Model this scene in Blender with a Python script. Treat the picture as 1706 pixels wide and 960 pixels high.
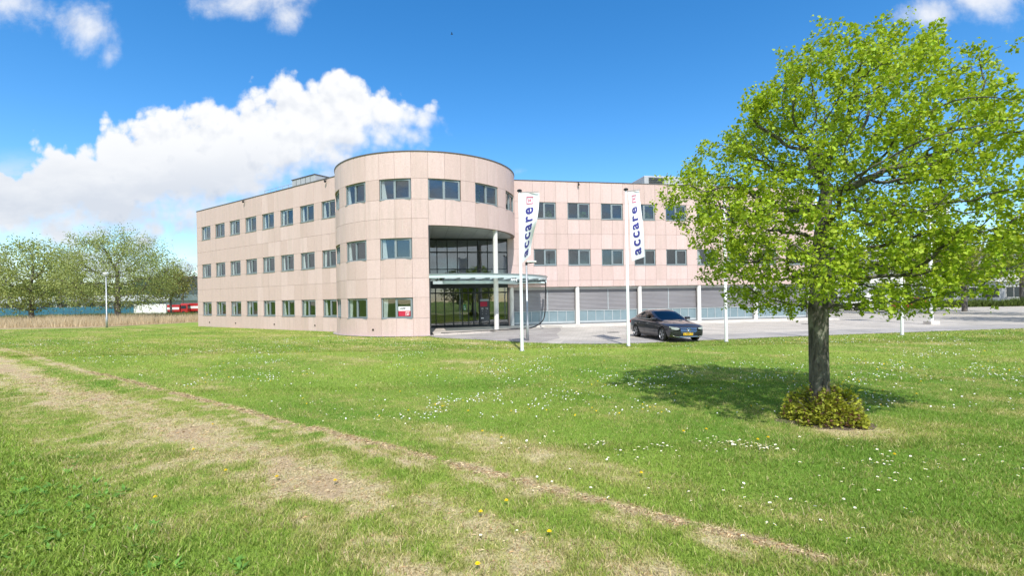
import bpy, bmesh, math, random
import numpy as np
from mathutils import Vector, Matrix
R = math.radians
random.seed(7); rng = np.random.default_rng(7)
for o in list(bpy.data.objects): bpy.data.objects.remove(o)
scn = bpy.context.scene
COL = scn.collection
# ------------------------------------------------------------------ camera
cd = bpy.data.cameras.new('camera'); cam = bpy.data.objects.new('camera', cd); COL.objects.link(cam)
cd.sensor_width = 36.0; cd.sensor_fit = 'HORIZONTAL'; cd.lens = 801.0/1706.0*36.0
cd.shift_y = 18.2/1706.0; cd.clip_start = 0.05; cd.clip_end = 3000
cam.matrix_world = Matrix.Translation((0, 0, 2.14)) @ Matrix.Rotation(math.pi/2, 4, 'X') @ Matrix.Rotation(-0.0166, 4, 'Z')
scn.camera = cam
# ------------------------------------------------------------------ exposure
vs = scn.view_settings
vs.view_transform = 'Standard'; vs.look = 'None'; vs.exposure = 0.36; vs.gamma = 1.0; vs.use_curve_mapping = False
scn.render.film_transparent = False
# ------------------------------------------------------------------ sun
SUN_EL, SUN_AZ = R(50), R(6)         # azimuth: to the right of straight behind the camera
sdir = Vector((math.sin(SUN_AZ)*math.cos(SUN_EL), -math.cos(SUN_AZ)*math.cos(SUN_EL), math.sin(SUN_EL)))
sl = bpy.data.lights.new('sun', 'SUN'); sl.energy = 4.3; sl.angle = R(0.53); sl.color = (1.0, 0.965, 0.91)
so = bpy.data.objects.new('sun', sl); COL.objects.link(so)
so.rotation_euler = (-sdir).to_track_quat('-Z', 'Y').to_euler(); so.location = (10, -20, 40)

# ------------------------------------------------------------------ node helpers
class NT:
    def __init__(s, tree): s.t = tree; s.n = tree.nodes; s.l = tree.links
    def new(s, typ, **kw):
        n = s.n.new(typ)
        for k, v in kw.items(): setattr(n, k, v)
        return n
    def link(s, a, b): s.l.new(a, b)
    def val(s, sock, v):
        if hasattr(v, 'links') or isinstance(v, bpy.types.NodeSocket): s.l.new(v, sock)
        else: sock.default_value = v
    def math(s, op, a, b=None, c=None, clamp=False):
        n = s.new('ShaderNodeMath', operation=op, use_clamp=clamp)
        s.val(n.inputs[0], a)
        if b is not None: s.val(n.inputs[1], b)
        if c is not None: s.val(n.inputs[2], c)
        return n.outputs[0]
    def vmath(s, op, a, b=None):
        n = s.new('ShaderNodeVectorMath', operation=op)
        s.val(n.inputs[0], a)
        if b is not None: s.val(n.inputs[1], b)
        return n.outputs[1] if op in ('LENGTH', 'DISTANCE', 'DOT_PRODUCT') else n.outputs[0]
    def noise(s, vec, scale, detail=4, rough=.55, dist=0.0):
        n = s.new('ShaderNodeTexNoise'); s.val(n.inputs['Vector'], vec)
        n.inputs['Scale'].default_value = scale; n.inputs['Detail'].default_value = detail
        n.inputs['Roughness'].default_value = rough; n.inputs['Distortion'].default_value = dist
        return n.outputs['Fac']
    def rng(s, v, a, b, c=0.0, d=1.0, smooth=False):
        n = s.new('ShaderNodeMapRange'); n.interpolation_type = 'SMOOTHSTEP' if smooth else 'LINEAR'
        s.val(n.inputs[0], v); n.inputs[1].default_value = a; n.inputs[2].default_value = b
        n.inputs[3].default_value = c; n.inputs[4].default_value = d
        return n.outputs[0]
    def mix(s, f, a, b, blend='MIX'):
        n = s.new('ShaderNodeMix', data_type='RGBA', blend_type=blend)
        s.val(n.inputs[0], f)
        for sock, v in ((n.inputs[6], a), (n.inputs[7], b)):
            if isinstance(v, (tuple, list)): v = tuple(v)+(1,) if len(v) == 3 else tuple(v)
            s.val(sock, v)
        return n.outputs[2]

# ------------------------------------------------------------------ sky with clouds
w = bpy.data.worlds.new('World'); scn.world = w; w.use_nodes = True
nt = NT(w.node_tree)
for n in list(nt.n): nt.n.remove(n)
out = nt.new('ShaderNodeOutputWorld'); bg = nt.new('ShaderNodeBackground'); nt.link(bg.outputs[0], out.inputs[0])
bg.inputs['Strength'].default_value = 0.14
sky = nt.new('ShaderNodeTexSky', sky_type='NISHITA'); sky.sun_disc = False
sky.sun_elevation = SUN_EL; sky.sun_rotation = math.atan2(sdir.x, sdir.y)
sky.altitude = 0; sky.air_density = 1.0; sky.dust_density = 0.25; sky.ozone_density = 3.0
hsv = nt.new('ShaderNodeHueSaturation'); hsv.inputs['Saturation'].default_value = 1.34; hsv.inputs['Value'].default_value = 1.22
nt.link(sky.outputs[0], hsv.inputs['Color'])
tc = nt.new('ShaderNodeTexCoord'); vdir = nt.vmath('NORMALIZE', tc.outputs['Generated'])
CLOUD_LIT, CLOUD_SHADE = (5.7, 5.72, 5.75), (3.45, 3.75, 4.3)
# cloud field in sky coordinates: A = bearing, E = height, both as tangents from straight ahead
sx = nt.new('ShaderNodeSeparateXYZ'); nt.link(vdir, sx.inputs[0])
yc = nt.math('MAXIMUM', sx.outputs[1], .25)
A = nt.math('DIVIDE', sx.outputs[0], yc); E = nt.math('DIVIDE', sx.outputs[2], yc)
cb = nt.new('ShaderNodeCombineXYZ'); nt.link(A, cb.inputs[0]); nt.link(E, cb.inputs[1]); q2 = cb.outputs[0]
def noise2(vec, scale, det, rough=.55, dist=0):
    n = nt.new('ShaderNodeTexNoise'); n.noise_dimensions = '2D'; nt.link(vec, n.inputs['Vector']); n.inputs['Scale'].default_value = scale
    n.inputs['Detail'].default_value = det; n.inputs['Roughness'].default_value = rough; n.inputs['Distortion'].default_value = dist; return n.outputs['Fac']
def billow(vec):
    v = nt.new('ShaderNodeTexVoronoi'); v.voronoi_dimensions = '2D'; nt.link(vec, v.inputs['Vector']); v.inputs['Scale'].default_value = 14; v.inputs['Detail'].default_value = 2; v.inputs['Roughness'].default_value = .6
    return nt.math('ADD', nt.math('MULTIPLY', noise2(vec, 12, 8, .58, .1), 1.0), nt.math('MULTIPLY', v.outputs['Distance'], -.42))
def curve(pts, x0, x1, y0, y1):
    """a height profile over the bearing, as one curve"""
    f = nt.new('ShaderNodeFloatCurve'); c = f.mapping.curves[0]; f.mapping.use_clip = False
    P = [((u-x0)/(x1-x0), (v-y0)/(y1-y0)) for u, v in pts]
    c.points[0].location = P[0]; c.points[1].location = P[-1]
    for q in P[1:-1]: c.points.new(*q)
    f.mapping.update()
    return f
wob = noise2(q2, 5, 3); wobv = nt.math('MULTIPLY', nt.math('SUBTRACT', wob, .5), .10)
TOPP = [(-200, 330), (-60, 262), (60, 240), (133, 236), (158, 226), (182, 190), (205, 180), (235, 184), (262, 172), (290, 160), (330, 168), (362, 158), (400, 160), (420, 148), (455, 142), (480, 124), (520, 120), (548, 124), (562, 114), (592, 118), (615, 136), (645, 150), (685, 160), (705, 172), (722, 166), (738, 176), (752, 205), (775, 262), (830, 330), (1000, 420)]
BOTP = [(-200, 415), (100, 410), (330, 392), (470, 342), (560, 305), (620, 262), (680, 236), (730, 214), (752, 208), (800, 206), (1000, 206)]
u2a = lambda u: (u-853)/801; v2e = lambda v: (498.2-v)/801
An = nt.rng(A, u2a(-200), u2a(1000)); An.node.clamp = True
def prof(pts):
    f = curve([(u, 498.2-v) for u, v in pts], -200, 1000, 0, 500); nt.link(An, f.inputs['Value'])
    return nt.math('MULTIPLY', f.outputs[0], 500/801)
n0 = billow(q2); n1 = billow(nt.vmath('ADD', q2, (.006, .022, 0)))
nz = nt.math('MULTIPLY', nt.math('SUBTRACT', n0, .26), .115)
top = prof(TOPP); bot = prof(BOTP)
dt_ = nt.math('ADD', nt.math('SUBTRACT', nt.math('ADD', top, .014), E), nz)                 # depth below the cloud tops
db = nt.math('ADD', nt.math('SUBTRACT', E, bot), nt.math('MULTIPLY', nz, 1.5))
m1 = nt.math('MULTIPLY', nt.rng(dt_, -.004, .030, 0, 1, True), nt.rng(db, -.05, .08, 0, 1, True))
# thin layer under the heap and near the horizon
lay = noise2(nt.vmath('MULTIPLY', q2, (1, 2.6, 1)), 4.2, 6, .6); 
m2 = nt.math('MULTIPLY', nt.rng(lay, .41, .66, 0, .92, True), nt.math('MULTIPLY', nt.rng(E, v2e(225), v2e(310), 0, 1, True), nt.rng(A, u2a(620), u2a(430), 0, 1, True)))
# ragged wisps higher up
m3 = None
for (u, v, hw, hh, wt) in [(160, 25, 62, 62, .85), (190, 84, 26, 40, .6), (430, -12, 110, 42, .8), (488, 18, 44, 36, .75), (1560, 40, 80, 36, .9), (1462, 92, 60, 18, .45), (1640, 12, 70, 60, .9), (20, -10, 90, 60, .8), (870, 286, 34, 12, .5)]:
    d = nt.vmath('MULTIPLY', nt.vmath('SUBTRACT', q2, (u2a(u), v2e(v), 0)), (801/hw, 801/hh, 0))
    k = nt.math('MULTIPLY_ADD', nt.vmath('LENGTH', d), -wt, 1.15*wt)
    m3 = k if m3 is None else nt.math('MAXIMUM', m3, k)
m3 = nt.rng(nt.math('ADD', m3, nt.math('MULTIPLY', nt.math('SUBTRACT', noise2(q2, 7, 8, .62, .12), .55), 1.9)), .05, 1.0, 0, .85, True)
ahead = nt.rng(sx.outputs[1], .30, .45, 0, 1, True)
front = nt.math('MULTIPLY', nt.math('MAXIMUM', nt.math('MAXIMUM', m1, m2), m3), ahead)
# the same kind of sky goes on all round
gen = nt.rng(nt.noise(nt.vmath('MULTIPLY', vdir, (1, 1, 2.4)), 2.1, 6, .6, .2), .42, .58, 0, .95, True)
mask = nt.math('MAXIMUM', front, nt.math('MULTIPLY', gen, nt.math('SUBTRACT', 1, ahead)))
loc = nt.math('MULTIPLY', nt.math('SUBTRACT', n1, n0), 1.1)
shade = nt.math('ADD', nt.rng(dt_, .06, .32, 0, .95, True), loc, clamp=True)
shade = nt.math('MAXIMUM', shade, nt.math('MULTIPLY', nt.rng(E, v2e(200), v2e(330), 0, .75, True), nt.rng(lay, .3, .6, .45, 1)))
ccol = nt.mix(shade, CLOUD_LIT, CLOUD_SHADE)
mask = nt.math('MULTIPLY', mask, nt.rng(sx.outputs[2], -.02, .02, 0, .97))
nt.link(nt.mix(mask, hsv.outputs[0], ccol), bg.inputs['Color'])
w.cycles.sampling_method = 'MANUAL'; w.cycles.sample_map_resolution = 256

# ------------------------------------------------------------------ materials
MATS = {}
def base_mat(name):
    m = bpy.data.materials.new(name); m.use_nodes = True; MATS[name] = m
    t = NT(m.node_tree); b = m.node_tree.nodes['Principled BSDF']
    return m, t, b
def pm(name, c1, c2=None, scale=4.0, rough=.6, metal=0.0, bump=0.0, bscale=None, detail=5, vec=(1, 1, 1), spec=.4, coat=0, rnd=0.0):
    m, t, b = base_mat(name)
    c2 = c2 or tuple(x*.82 for x in c1)
    geo = t.new('ShaderNodeNewGeometry')
    p = t.vmath('MULTIPLY', geo.outputs['Position'], vec)
    f = t.rng(t.noise(p, scale, detail), .3, .7)
    col = t.mix(f, c1, c2)
    if rnd:
        oi = t.new('ShaderNodeObjectInfo')
        col = t.mix(1.0, col, t.rng(oi.outputs['Random'], 0, 1, 1-rnd, 1+rnd), 'MULTIPLY')
    t.link(col, b.inputs['Base Color'])
    b.inputs['Roughness'].default_value = rough; b.inputs['Metallic'].default_value = metal
    b.inputs['Specular IOR Level'].default_value = spec
    if coat: b.inputs['Coat Weight'].default_value = coat; b.inputs['Coat Roughness'].default_value = .04
    if bump:
        bn = t.new('ShaderNodeBump'); bn.inputs['Strength'].default_value = bump; bn.inputs['Distance'].default_value = .02
        t.link(t.noise(p, bscale or scale*6, 5), bn.inputs['Height']); t.link(bn.outputs[0], b.inputs['Normal'])
    return m
def glass_mat(name, tint, refl, rough=0.0):
    m = bpy.data.materials.new(name); m.use_nodes = True; MATS[name] = m
    t = NT(m.node_tree)
    for n in list(t.n): t.n.remove(n)
    o = t.new('ShaderNodeOutputMaterial'); mx = t.new('ShaderNodeMixShader')
    tr = t.new('ShaderNodeBsdfTransparent'); tr.inputs[0].default_value = tint+(1,)
    gl = t.new('ShaderNodeBsdfGlossy'); gl.inputs['Roughness'].default_value = rough; gl.inputs['Color'].default_value = (.93, .97, 1, 1)
    lw = t.new('ShaderNodeLayerWeight'); lw.inputs['Blend'].default_value = .5
    fr = t.math('MULTIPLY_ADD', t.math('POWER', lw.outputs['Facing'], 5.0), .9, .03)
    geo = t.new('ShaderNodeNewGeometry')
    bn = t.new('ShaderNodeBump'); bn.inputs['Strength'].default_value = .09; bn.inputs['Distance'].default_value = .02
    t.link(t.noise(geo.outputs['Position'], .9, 2), bn.inputs['Height']); t.link(bn.outputs[0], gl.inputs['Normal'])
    t.link(t.math('ADD', fr, refl, clamp=True), mx.inputs[0])
    t.link(tr.outputs[0], mx.inputs[1]); t.link(gl.outputs[0], mx.inputs[2]); t.link(mx.outputs[0], o.inputs[0])
    return m
def attr_mat(name, rough=.6, transl=0.0, gain=1.0, attr='col', spec=.25):
    """colour of each blade or leaf is stored with its mesh"""
    m = bpy.data.materials.new(name); m.use_nodes = True; MATS[name] = m
    t = NT(m.node_tree); b = m.node_tree.nodes['Principled BSDF']; o = m.node_tree.nodes['Material Output']
    a = t.new('ShaderNodeAttribute'); a.attribute_name = attr
    c = a.outputs['Color']
    t.link(c, b.inputs['Base Color']); b.inputs['Roughness'].default_value = rough; b.inputs['Specular IOR Level'].default_value = spec
    if transl:
        tl = t.new('ShaderNodeBsdfTranslucent'); t.link(t.mix(1.0, c, (1.15, 1.1, .6), 'MULTIPLY'), tl.inputs[0])
        mx = t.new('ShaderNodeMixShader'); mx.inputs[0].default_value = transl
        t.link(b.outputs[0], mx.inputs[1]); t.link(tl.outputs[0], mx.inputs[2]); t.link(mx.outputs[0], o.inputs[0])
    return m
# pink granite cladding: speckled stone, each slab its own tone, faint rain streaks
def granite():
    m, t, b = base_mat('granite')
    geo = t.new('ShaderNodeNewGeometry'); oi = t.new('ShaderNodeObjectInfo'); P = geo.outputs['Position']
    sp = t.rng(t.noise(P, 26, 8, .8), .36, .64)
    col = t.mix(sp, (.48, .345, .31), (.68, .54, .505))
    rc = t.mix(t.rng(oi.outputs['Random'], 0, 1), (.93, .91, .89), (1.06, 1.06, 1.07))
    col = t.mix(1.0, col, rc, 'MULTIPLY')
    st = t.rng(t.noise(t.vmath('MULTIPLY', P, (2.2, 2.2, .22)), 1.6, 5), .48, .72)
    col = t.mix(t.math('MULTIPLY', st, .38), col, (.42, .34, .29))
    sw = t.rng(t.noise(t.vmath('MULTIPLY', P, (4.2, 4.2, .3)), 1.3, 4), .60, .78)
    col = t.mix(t.math('MULTIPLY', sw, .22), col, (.74, .66, .60))
    t.link(col, b.inputs['Base Color'])
    t.link(t.rng(sp, 0, 1, .42, .62), b.inputs['Roughness']); b.inputs['Specular IOR Level'].default_value = .4
granite()
pm('joint', (.31, .235, .19), (.23, .175, .145), 2, .9)
pm('coping', (.16, .15, .14), (.11, .10, .10), 2, .5, .3)
pm('frame', (.27, .315, .33), (.23, .275, .29), 3, .45, .2)
pm('frame_dark', (.045, .05, .052), (.03, .034, .036), 3, .4, .2)
glass_mat('pane', (.78, .81, .81), .06)
glass_mat('pane_dark', (.60, .64, .64), .12)
pm('curtain', (.90, .90, .87), (.82, .82, .80), 5, .9)
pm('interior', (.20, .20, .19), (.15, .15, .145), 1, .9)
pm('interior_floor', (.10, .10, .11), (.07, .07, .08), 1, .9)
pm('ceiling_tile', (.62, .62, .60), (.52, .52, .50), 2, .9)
pm('concrete', (.62, .59, .54), (.50, .47, .43), 2.2, .8, bump=.2)
pm('white_column', (.74, .72, .68), (.64, .62, .58), 2.5, .65, bump=.1, vec=(1, 1, .3))
pm('shutter', (.245, .24, .248), (.20, .195, .205), 1.2, .5, .2, vec=(.4, .4, 2))
pm('spandrel', (.20, .27, .30), (.16, .225, .25), 1.5, .25, 0, spec=.6)
pm('spandrel_frame', (.42, .46, .47), (.36, .40, .41), 3, .5, .1)
pm('soffit', (.42, .42, .40), (.36, .36, .345), 1.2, .7)
pm('white_steel', (.80, .81, .80), (.70, .72, .72), 2.5, .35, 0)
pm('canopy_steel', (.60, .70, .70), (.52, .62, .63), 2.5, .4, .1)
pm('galvanised', (.48, .50, .52), (.36, .38, .40), 6, .45, .5)
pm('black_metal', (.02, .02, .022), (.012, .012, .014), 3, .45, .1)
pm('roof_gravel', (.30, .29, .27), (.2, .2, .19), 8, .95)
pm('asphalt', (.10, .10, .10), (.07, .07, .07), 6, .9, bump=.3)
def frosted():
    m = bpy.data.materials.new('frosted_glass'); m.use_nodes = True; MATS['frosted_glass'] = m
    t = NT(m.node_tree)
    for n in list(t.n): t.n.remove(n)
    o = t.new('ShaderNodeOutputMaterial'); a = t.new('ShaderNodeBsdfTranslucent'); a.inputs[0].default_value = (.86, .95, .95, 1)
    d = t.new('ShaderNodeBsdfDiffuse'); d.inputs[0].default_value = (.70, .78, .78, 1)
    tr = t.new('ShaderNodeBsdfTransparent'); tr.inputs[0].default_value = (.85, .92, .92, 1)
    m1 = t.new('ShaderNodeMixShader'); m1.inputs[0].default_value = .35; m2 = t.new('ShaderNodeMixShader'); m2.inputs[0].default_value = .5
    t.link(a.outputs[0], m1.inputs[1]); t.link(d.outputs[0], m1.inputs[2]); t.link(m1.outputs[0], m2.inputs[1]); t.link(tr.outputs[0], m2.inputs[2]); t.link(m2.outputs[0], o.inputs[0])
frosted()
# ------------------------------------------------------------------ mesh helpers
class MB:
    def __init__(s): s.v = []; s.f = []; s.m = []
    def add(s, vs, fs, m=0):
        b = len(s.v); s.v += [tuple(x) for x in vs]
        for f in fs: s.f.append(tuple(i+b for i in f)); s.m.append(m)
        return s
    def box(s, a, b, m=0, M=None):
        x0, y0, z0 = a; x1, y1, z1 = b
        vs = [Vector(p) for p in ((x0,y0,z0),(x1,y0,z0),(x1,y1,z0),(x0,y1,z0),(x0,y0,z1),(x1,y0,z1),(x1,y1,z1),(x0,y1,z1))]
        if M is not None: vs = [M @ p for p in vs]
        return s.add(vs, [(0,3,2,1),(4,5,6,7),(0,1,5,4),(1,2,6,5),(2,3,7,6),(3,0,4,7)], m)
    def chbox(s, a, b, c=.02, m=0, M=None):
        """box with chamfered vertical and top edges (front pieces)"""
        bm = bmesh.new(); bmesh.ops.create_cube(bm, size=1)
        for v in bm.verts: v.co = Vector([(p+q)/2+co*(q-p) for p, q, co in zip(a, b, v.co)])
        bmesh.ops.bevel(bm, geom=bm.edges[:], offset=c, segments=2, affect='EDGES', profile=.6)
        bm.verts.index_update()
        s.add([M @ v.co if M is not None else v.co for v in bm.verts], [[v.index for v in f.verts] for f in bm.faces], m); bm.free(); return s
    def tube(s, pts, rad, n=8, m=0, cap=True):
        pts = [Vector(p) for p in pts]; rads = rad if isinstance(rad, (list, tuple)) else [rad]*len(pts)
        rings = []; up = None
        for i, p in enumerate(pts):
            t = (pts[min(i+1, len(pts)-1)]-pts[max(i-1, 0)]).normalized()
            if up is None: up = t.orthogonal().normalized()
            else:
                up = up-t*up.dot(t)
                up = up.normalized() if up.length > 1e-6 else t.orthogonal().normalized()
            q = t.cross(up)
            rings.append([p+(up*math.cos(2*math.pi*k/n)+q*math.sin(2*math.pi*k/n))*rads[i] for k in range(n)])
        vs = [v for r in rings for v in r]; fs = []
        for i in range(len(pts)-1):
            for k in range(n):
                a = i*n+k; b = i*n+(k+1) % n; fs.append((a, b, b+n, a+n))
        if cap: fs.append(tuple(range(n-1, -1, -1))); fs.append(tuple(range((len(pts)-1)*n, len(pts)*n)))
        return s.add(vs, fs, m)
    def prism(s, poly, z0, z1, m=0, M=None):
        """polygon in xy swept in z"""
        n = len(poly)
        vs = [Vector((x, y, z0)) for x, y in poly]+[Vector((x, y, z1)) for x, y in poly]
        if M is not None: vs = [M @ v for v in vs]
        return s.add(vs, [tuple(range(n-1, -1, -1)), tuple(range(n, 2*n))]+[(i, (i+1) % n, n+(i+1) % n, n+i) for i in range(n)], m)
    def lathe(s, prof, n=16, m=0, M=None):
        vs = []; fs = []
        for r, z in prof:
            for k in range(n):
                v = Vector((r*math.cos(2*math.pi*k/n), r*math.sin(2*math.pi*k/n), z)); vs.append(M @ v if M is not None else v)
        for i in range(len(prof)-1):
            for k in range(n):
                a = i*n+k; b = i*n+(k+1) % n; fs.append((a, b, b+n, a+n))
        fs.append(tuple(range(n-1, -1, -1))); fs.append(tuple(range((len(prof)-1)*n, len(prof)*n)))
        return s.add(vs, fs, m)
    def mesh(s, name, mats, smooth=False):
        me = bpy.data.meshes.new(name); me.from_pydata(s.v, [], s.f)
        for m in ([mats] if isinstance(mats, str) else mats): me.materials.append(MATS[m])
        if len(me.materials) > 1: me.polygons.foreach_set('material_index', s.m)
        if smooth: me.polygons.foreach_set('use_smooth', [True]*len(me.polygons))
        me.update(); return me
    def build(s, name, mats, parent=None, smooth=False, **kw):
        return obj(name, s.mesh(name, mats, smooth), parent, **kw)
def obj(name, me, parent=None, label=None, cat=None, group=None, kind=None, loc=None, M=None):
    o = bpy.data.objects.new(name, me); COL.objects.link(o)
    if parent is not None: o.parent = parent
    if loc is not None: o.location = loc
    if M is not None: o.matrix_local = M
    tag(o, label, cat, group, kind); return o
def tag(o, label=None, cat=None, group=None, kind=None):
    if label: o['label'] = label
    if cat: o['category'] = cat
    if group: o['group'] = group
    if kind: o['kind'] = kind
    return o
def empty(name, loc=(0, 0, 0), label=None, cat=None, group=None, rz=0):
    o = bpy.data.objects.new(name, None); COL.objects.link(o); o.location = loc; o.rotation_euler[2] = rz
    o.empty_display_size = .2
    return tag(o, label, cat, group)
def npmesh(name, verts, faces, mats, cols=None, smooth=False):
    """verts (n,3), faces (m,k) arrays of one face size; cols (n,3) stored per vertex"""
    me = bpy.data.meshes.new(name); n, (m, k) = len(verts), faces.shape
    me.vertices.add(n); me.vertices.foreach_set('co', np.ascontiguousarray(verts, dtype=np.float32).ravel())
    me.loops.add(m*k); me.polygons.add(m)
    me.loops.foreach_set('vertex_index', np.ascontiguousarray(faces, dtype=np.int32).ravel())
    me.polygons.foreach_set('loop_start', np.arange(0, m*k, k, dtype=np.int32))
    me.polygons.foreach_set('loop_total', np.full(m, k, dtype=np.int32))
    if smooth: me.polygons.foreach_set('use_smooth', np.ones(m, dtype=bool))
    for q in ([mats] if isinstance(mats, str) else mats): me.materials.append(MATS[q])
    if cols is not None:
        a = me.color_attributes.new('col', 'FLOAT_COLOR', 'POINT')
        c4 = np.ones((n, 4), dtype=np.float32); c4[:, :3] = cols; a.data.foreach_set('color', c4.ravel())
    me.update(calc_edges=True); return me
def vnoise(x, y, s, seed):
    r = np.random.default_rng(seed).random((256, 256)); x = np.asarray(x)*s+1000; y = np.asarray(y)*s+1000
    xi = np.floor(x).astype(int); yi = np.floor(y).astype(int); fx = x-xi; fy = y-yi
    fx = fx*fx*(3-2*fx); fy = fy*fy*(3-2*fy)
    a = r[xi % 256, yi % 256]; b = r[(xi+1) % 256, yi % 256]; c = r[xi % 256, (yi+1) % 256]; d = r[(xi+1) % 256, (yi+1) % 256]
    return (a*(1-fx)+b*fx)*(1-fy)+(c*(1-fx)+d*fx)*fy
def fbm(x, y, s, seed, o=4):
    t = 0; a = 1; q = 0
    for i in range(o): t = t+a*vnoise(x, y, s*2**i, seed+i); q += a; a *= .5
    return t/q
def text_mesh(txt, size=1.0, bold=0.0, space=1.0):
    c = bpy.data.curves.new('lettering', 'FONT'); c.body = txt; c.size = size; c.align_x = 'CENTER'; c.align_y = 'CENTER'; c.offset = bold; c.resolution_u = 4; c.space_character = space
    o = bpy.data.objects.new('lettering', c); COL.objects.link(o)
    bpy.context.view_layer.update()
    me = bpy.data.meshes.new_from_object(o.evaluated_get(bpy.context.evaluated_depsgraph_get()))
    bpy.data.objects.remove(o); bpy.data.curves.remove(c)
    return me
def lettering(txt, size, mat, M, parent, bold=0.0, name='lettering', fn=None):
    me = text_mesh(txt, size, bold); me.materials.clear(); me.materials.append(MATS[mat])
    for v in me.vertices: v.co = fn(v.co) if fn else M @ v.co
    me.update(); return obj(name, me, parent)
# ================================================================== THE OFFICE BUILDING
H = 3.547; ZB = 1.091; WH = 1.230; ZTOP = 11.0; PIT = 2.7; WW = 1.76
def wing_matrix(x, y, ang):
    t = Vector((math.cos(ang), math.sin(ang), 0)); inn = Vector((-t.y, t.x, 0))
    return Matrix(((t.x, inn.x, 0, x), (t.y, inn.y, 0, y), (0, 0, 1, 0), (0, 0, 0, 1)))
ML = wing_matrix(-29.323, 45.583, R(-34.39))
MR = wing_matrix(1.704, 36.14, R(10.67))
CX, CY, CR = -6.0, 34.80, 6.285
ROOT = Vector((CX, CY, 0))
bld = empty('office_building', ROOT, 'three storey pink granite office building with a round entrance tower between two wings', 'building')
def wpart(name, mb, mats, parent=bld, smooth=False, label=None, kind=None):
    o = mb.build(name, mats, parent, smooth, label=label, kind=kind)
    if parent is bld: o.matrix_parent_inverse = Matrix.Translation(-ROOT)
    return o
def inst(name, me, M, parent):
    o = bpy.data.objects.new(name, me); COL.objects.link(o); o.parent = parent
    if parent is bld: o.matrix_parent_inverse = Matrix.Translation(-ROOT)
    o.matrix_basis = M; return o
ml_, tl_, bl_ = base_mat('lamp_lit'); bl_.inputs['Base Color'].default_value = (.9, .9, .88, 1); bl_.inputs['Emission Color'].default_value = (1, .97, .9, 1); bl_.inputs['Emission Strength'].default_value = 2.2
# ---- window kit (local: x across, y inward, z up, origin at the opening's lower left corner)
def window_kit(w, h):
    fr = MB(); b = .062; d0, d1 = .07, .15
    fr.box((0, d0, 0), (w, d1, b)); fr.box((0, d0, h-b), (w, d1, h)); fr.box((0, d0, b), (b, d1, h-b)); fr.box((w-b, d0, b), (w, d1, h-b))
    mx = w*.475; fr.box((mx-.045, d0-.006, b), (mx+.045, d1, h-b))
    x0, x1 = mx+.045, w-b                    # the opening sash on the right stands a little proud
    s = .045; fr.box((x0, d0-.02, b), (x1, d1-.02, b+s)); fr.box((x0, d0-.02, h-b-s*1.3), (x1, d1-.02, h-b))
    fr.box((x0, d0-.02, b+s), (x0+s, d1-.02, h-b-s*1.3)); fr.box((x1-s, d0-.02, b+s), (x1, d1-.02, h-b-s*1.3))
    fr.box((-.01, -.035, -.035), (w+.01, d1, 0.0))           # sill
    p1 = MB().box((b, .112, b), (mx-.045, .12, h-b)); p2 = MB().box((x0+s, .10, b+s), (x1-s, .108, h-b-s*1.3))
    cs = []
    for v in range(3):                       # drawn curtain bundle behind the left pane: folds gathered towards the foot
        c = MB(); n = 9; top, bot = (.30, .24) if v == 0 else ((.20, .32) if v == 1 else (.16, .34))
        vs = []; fs = []
        for j, z in enumerate((.05, h*.5, h-.04)):
            wd = bot+(top-bot)*(j/2)
            for i in range(n): vs.append((b+.02+wd*i/(n-1), .155+.03*(i % 2), z))
        for j in range(2):
            for i in range(n-1): fs.append((j*n+i, j*n+i+1, (j+1)*n+i+1, (j+1)*n+i))
        c.add(vs, fs); cs.append(c.mesh('curtain', 'curtain'))
    return fr.mesh('window', 'frame'), p1.mesh('pane', 'pane'), p2.mesh('pane', 'pane'), cs
KW = window_kit(WW, WH); CHW = 2*CR*math.sin(R(8.96))-.04; KC = window_kit(CHW, WH)
nwin = [0]
def add_window(M, kit, curtain=True):
    f = inst('window', kit[0], M, bld)
    for k in (1, 2): inst('pane', kit[k], Matrix.Rotation(random.gauss(0, .006), 4, 'Z') @ Matrix.Rotation(random.gauss(0, .006), 4, 'X'), f)
    if curtain: inst('curtain', kit[3][nwin[0] % 3], Matrix.Identity(4), f)
    nwin[0] += 1; return f
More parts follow.
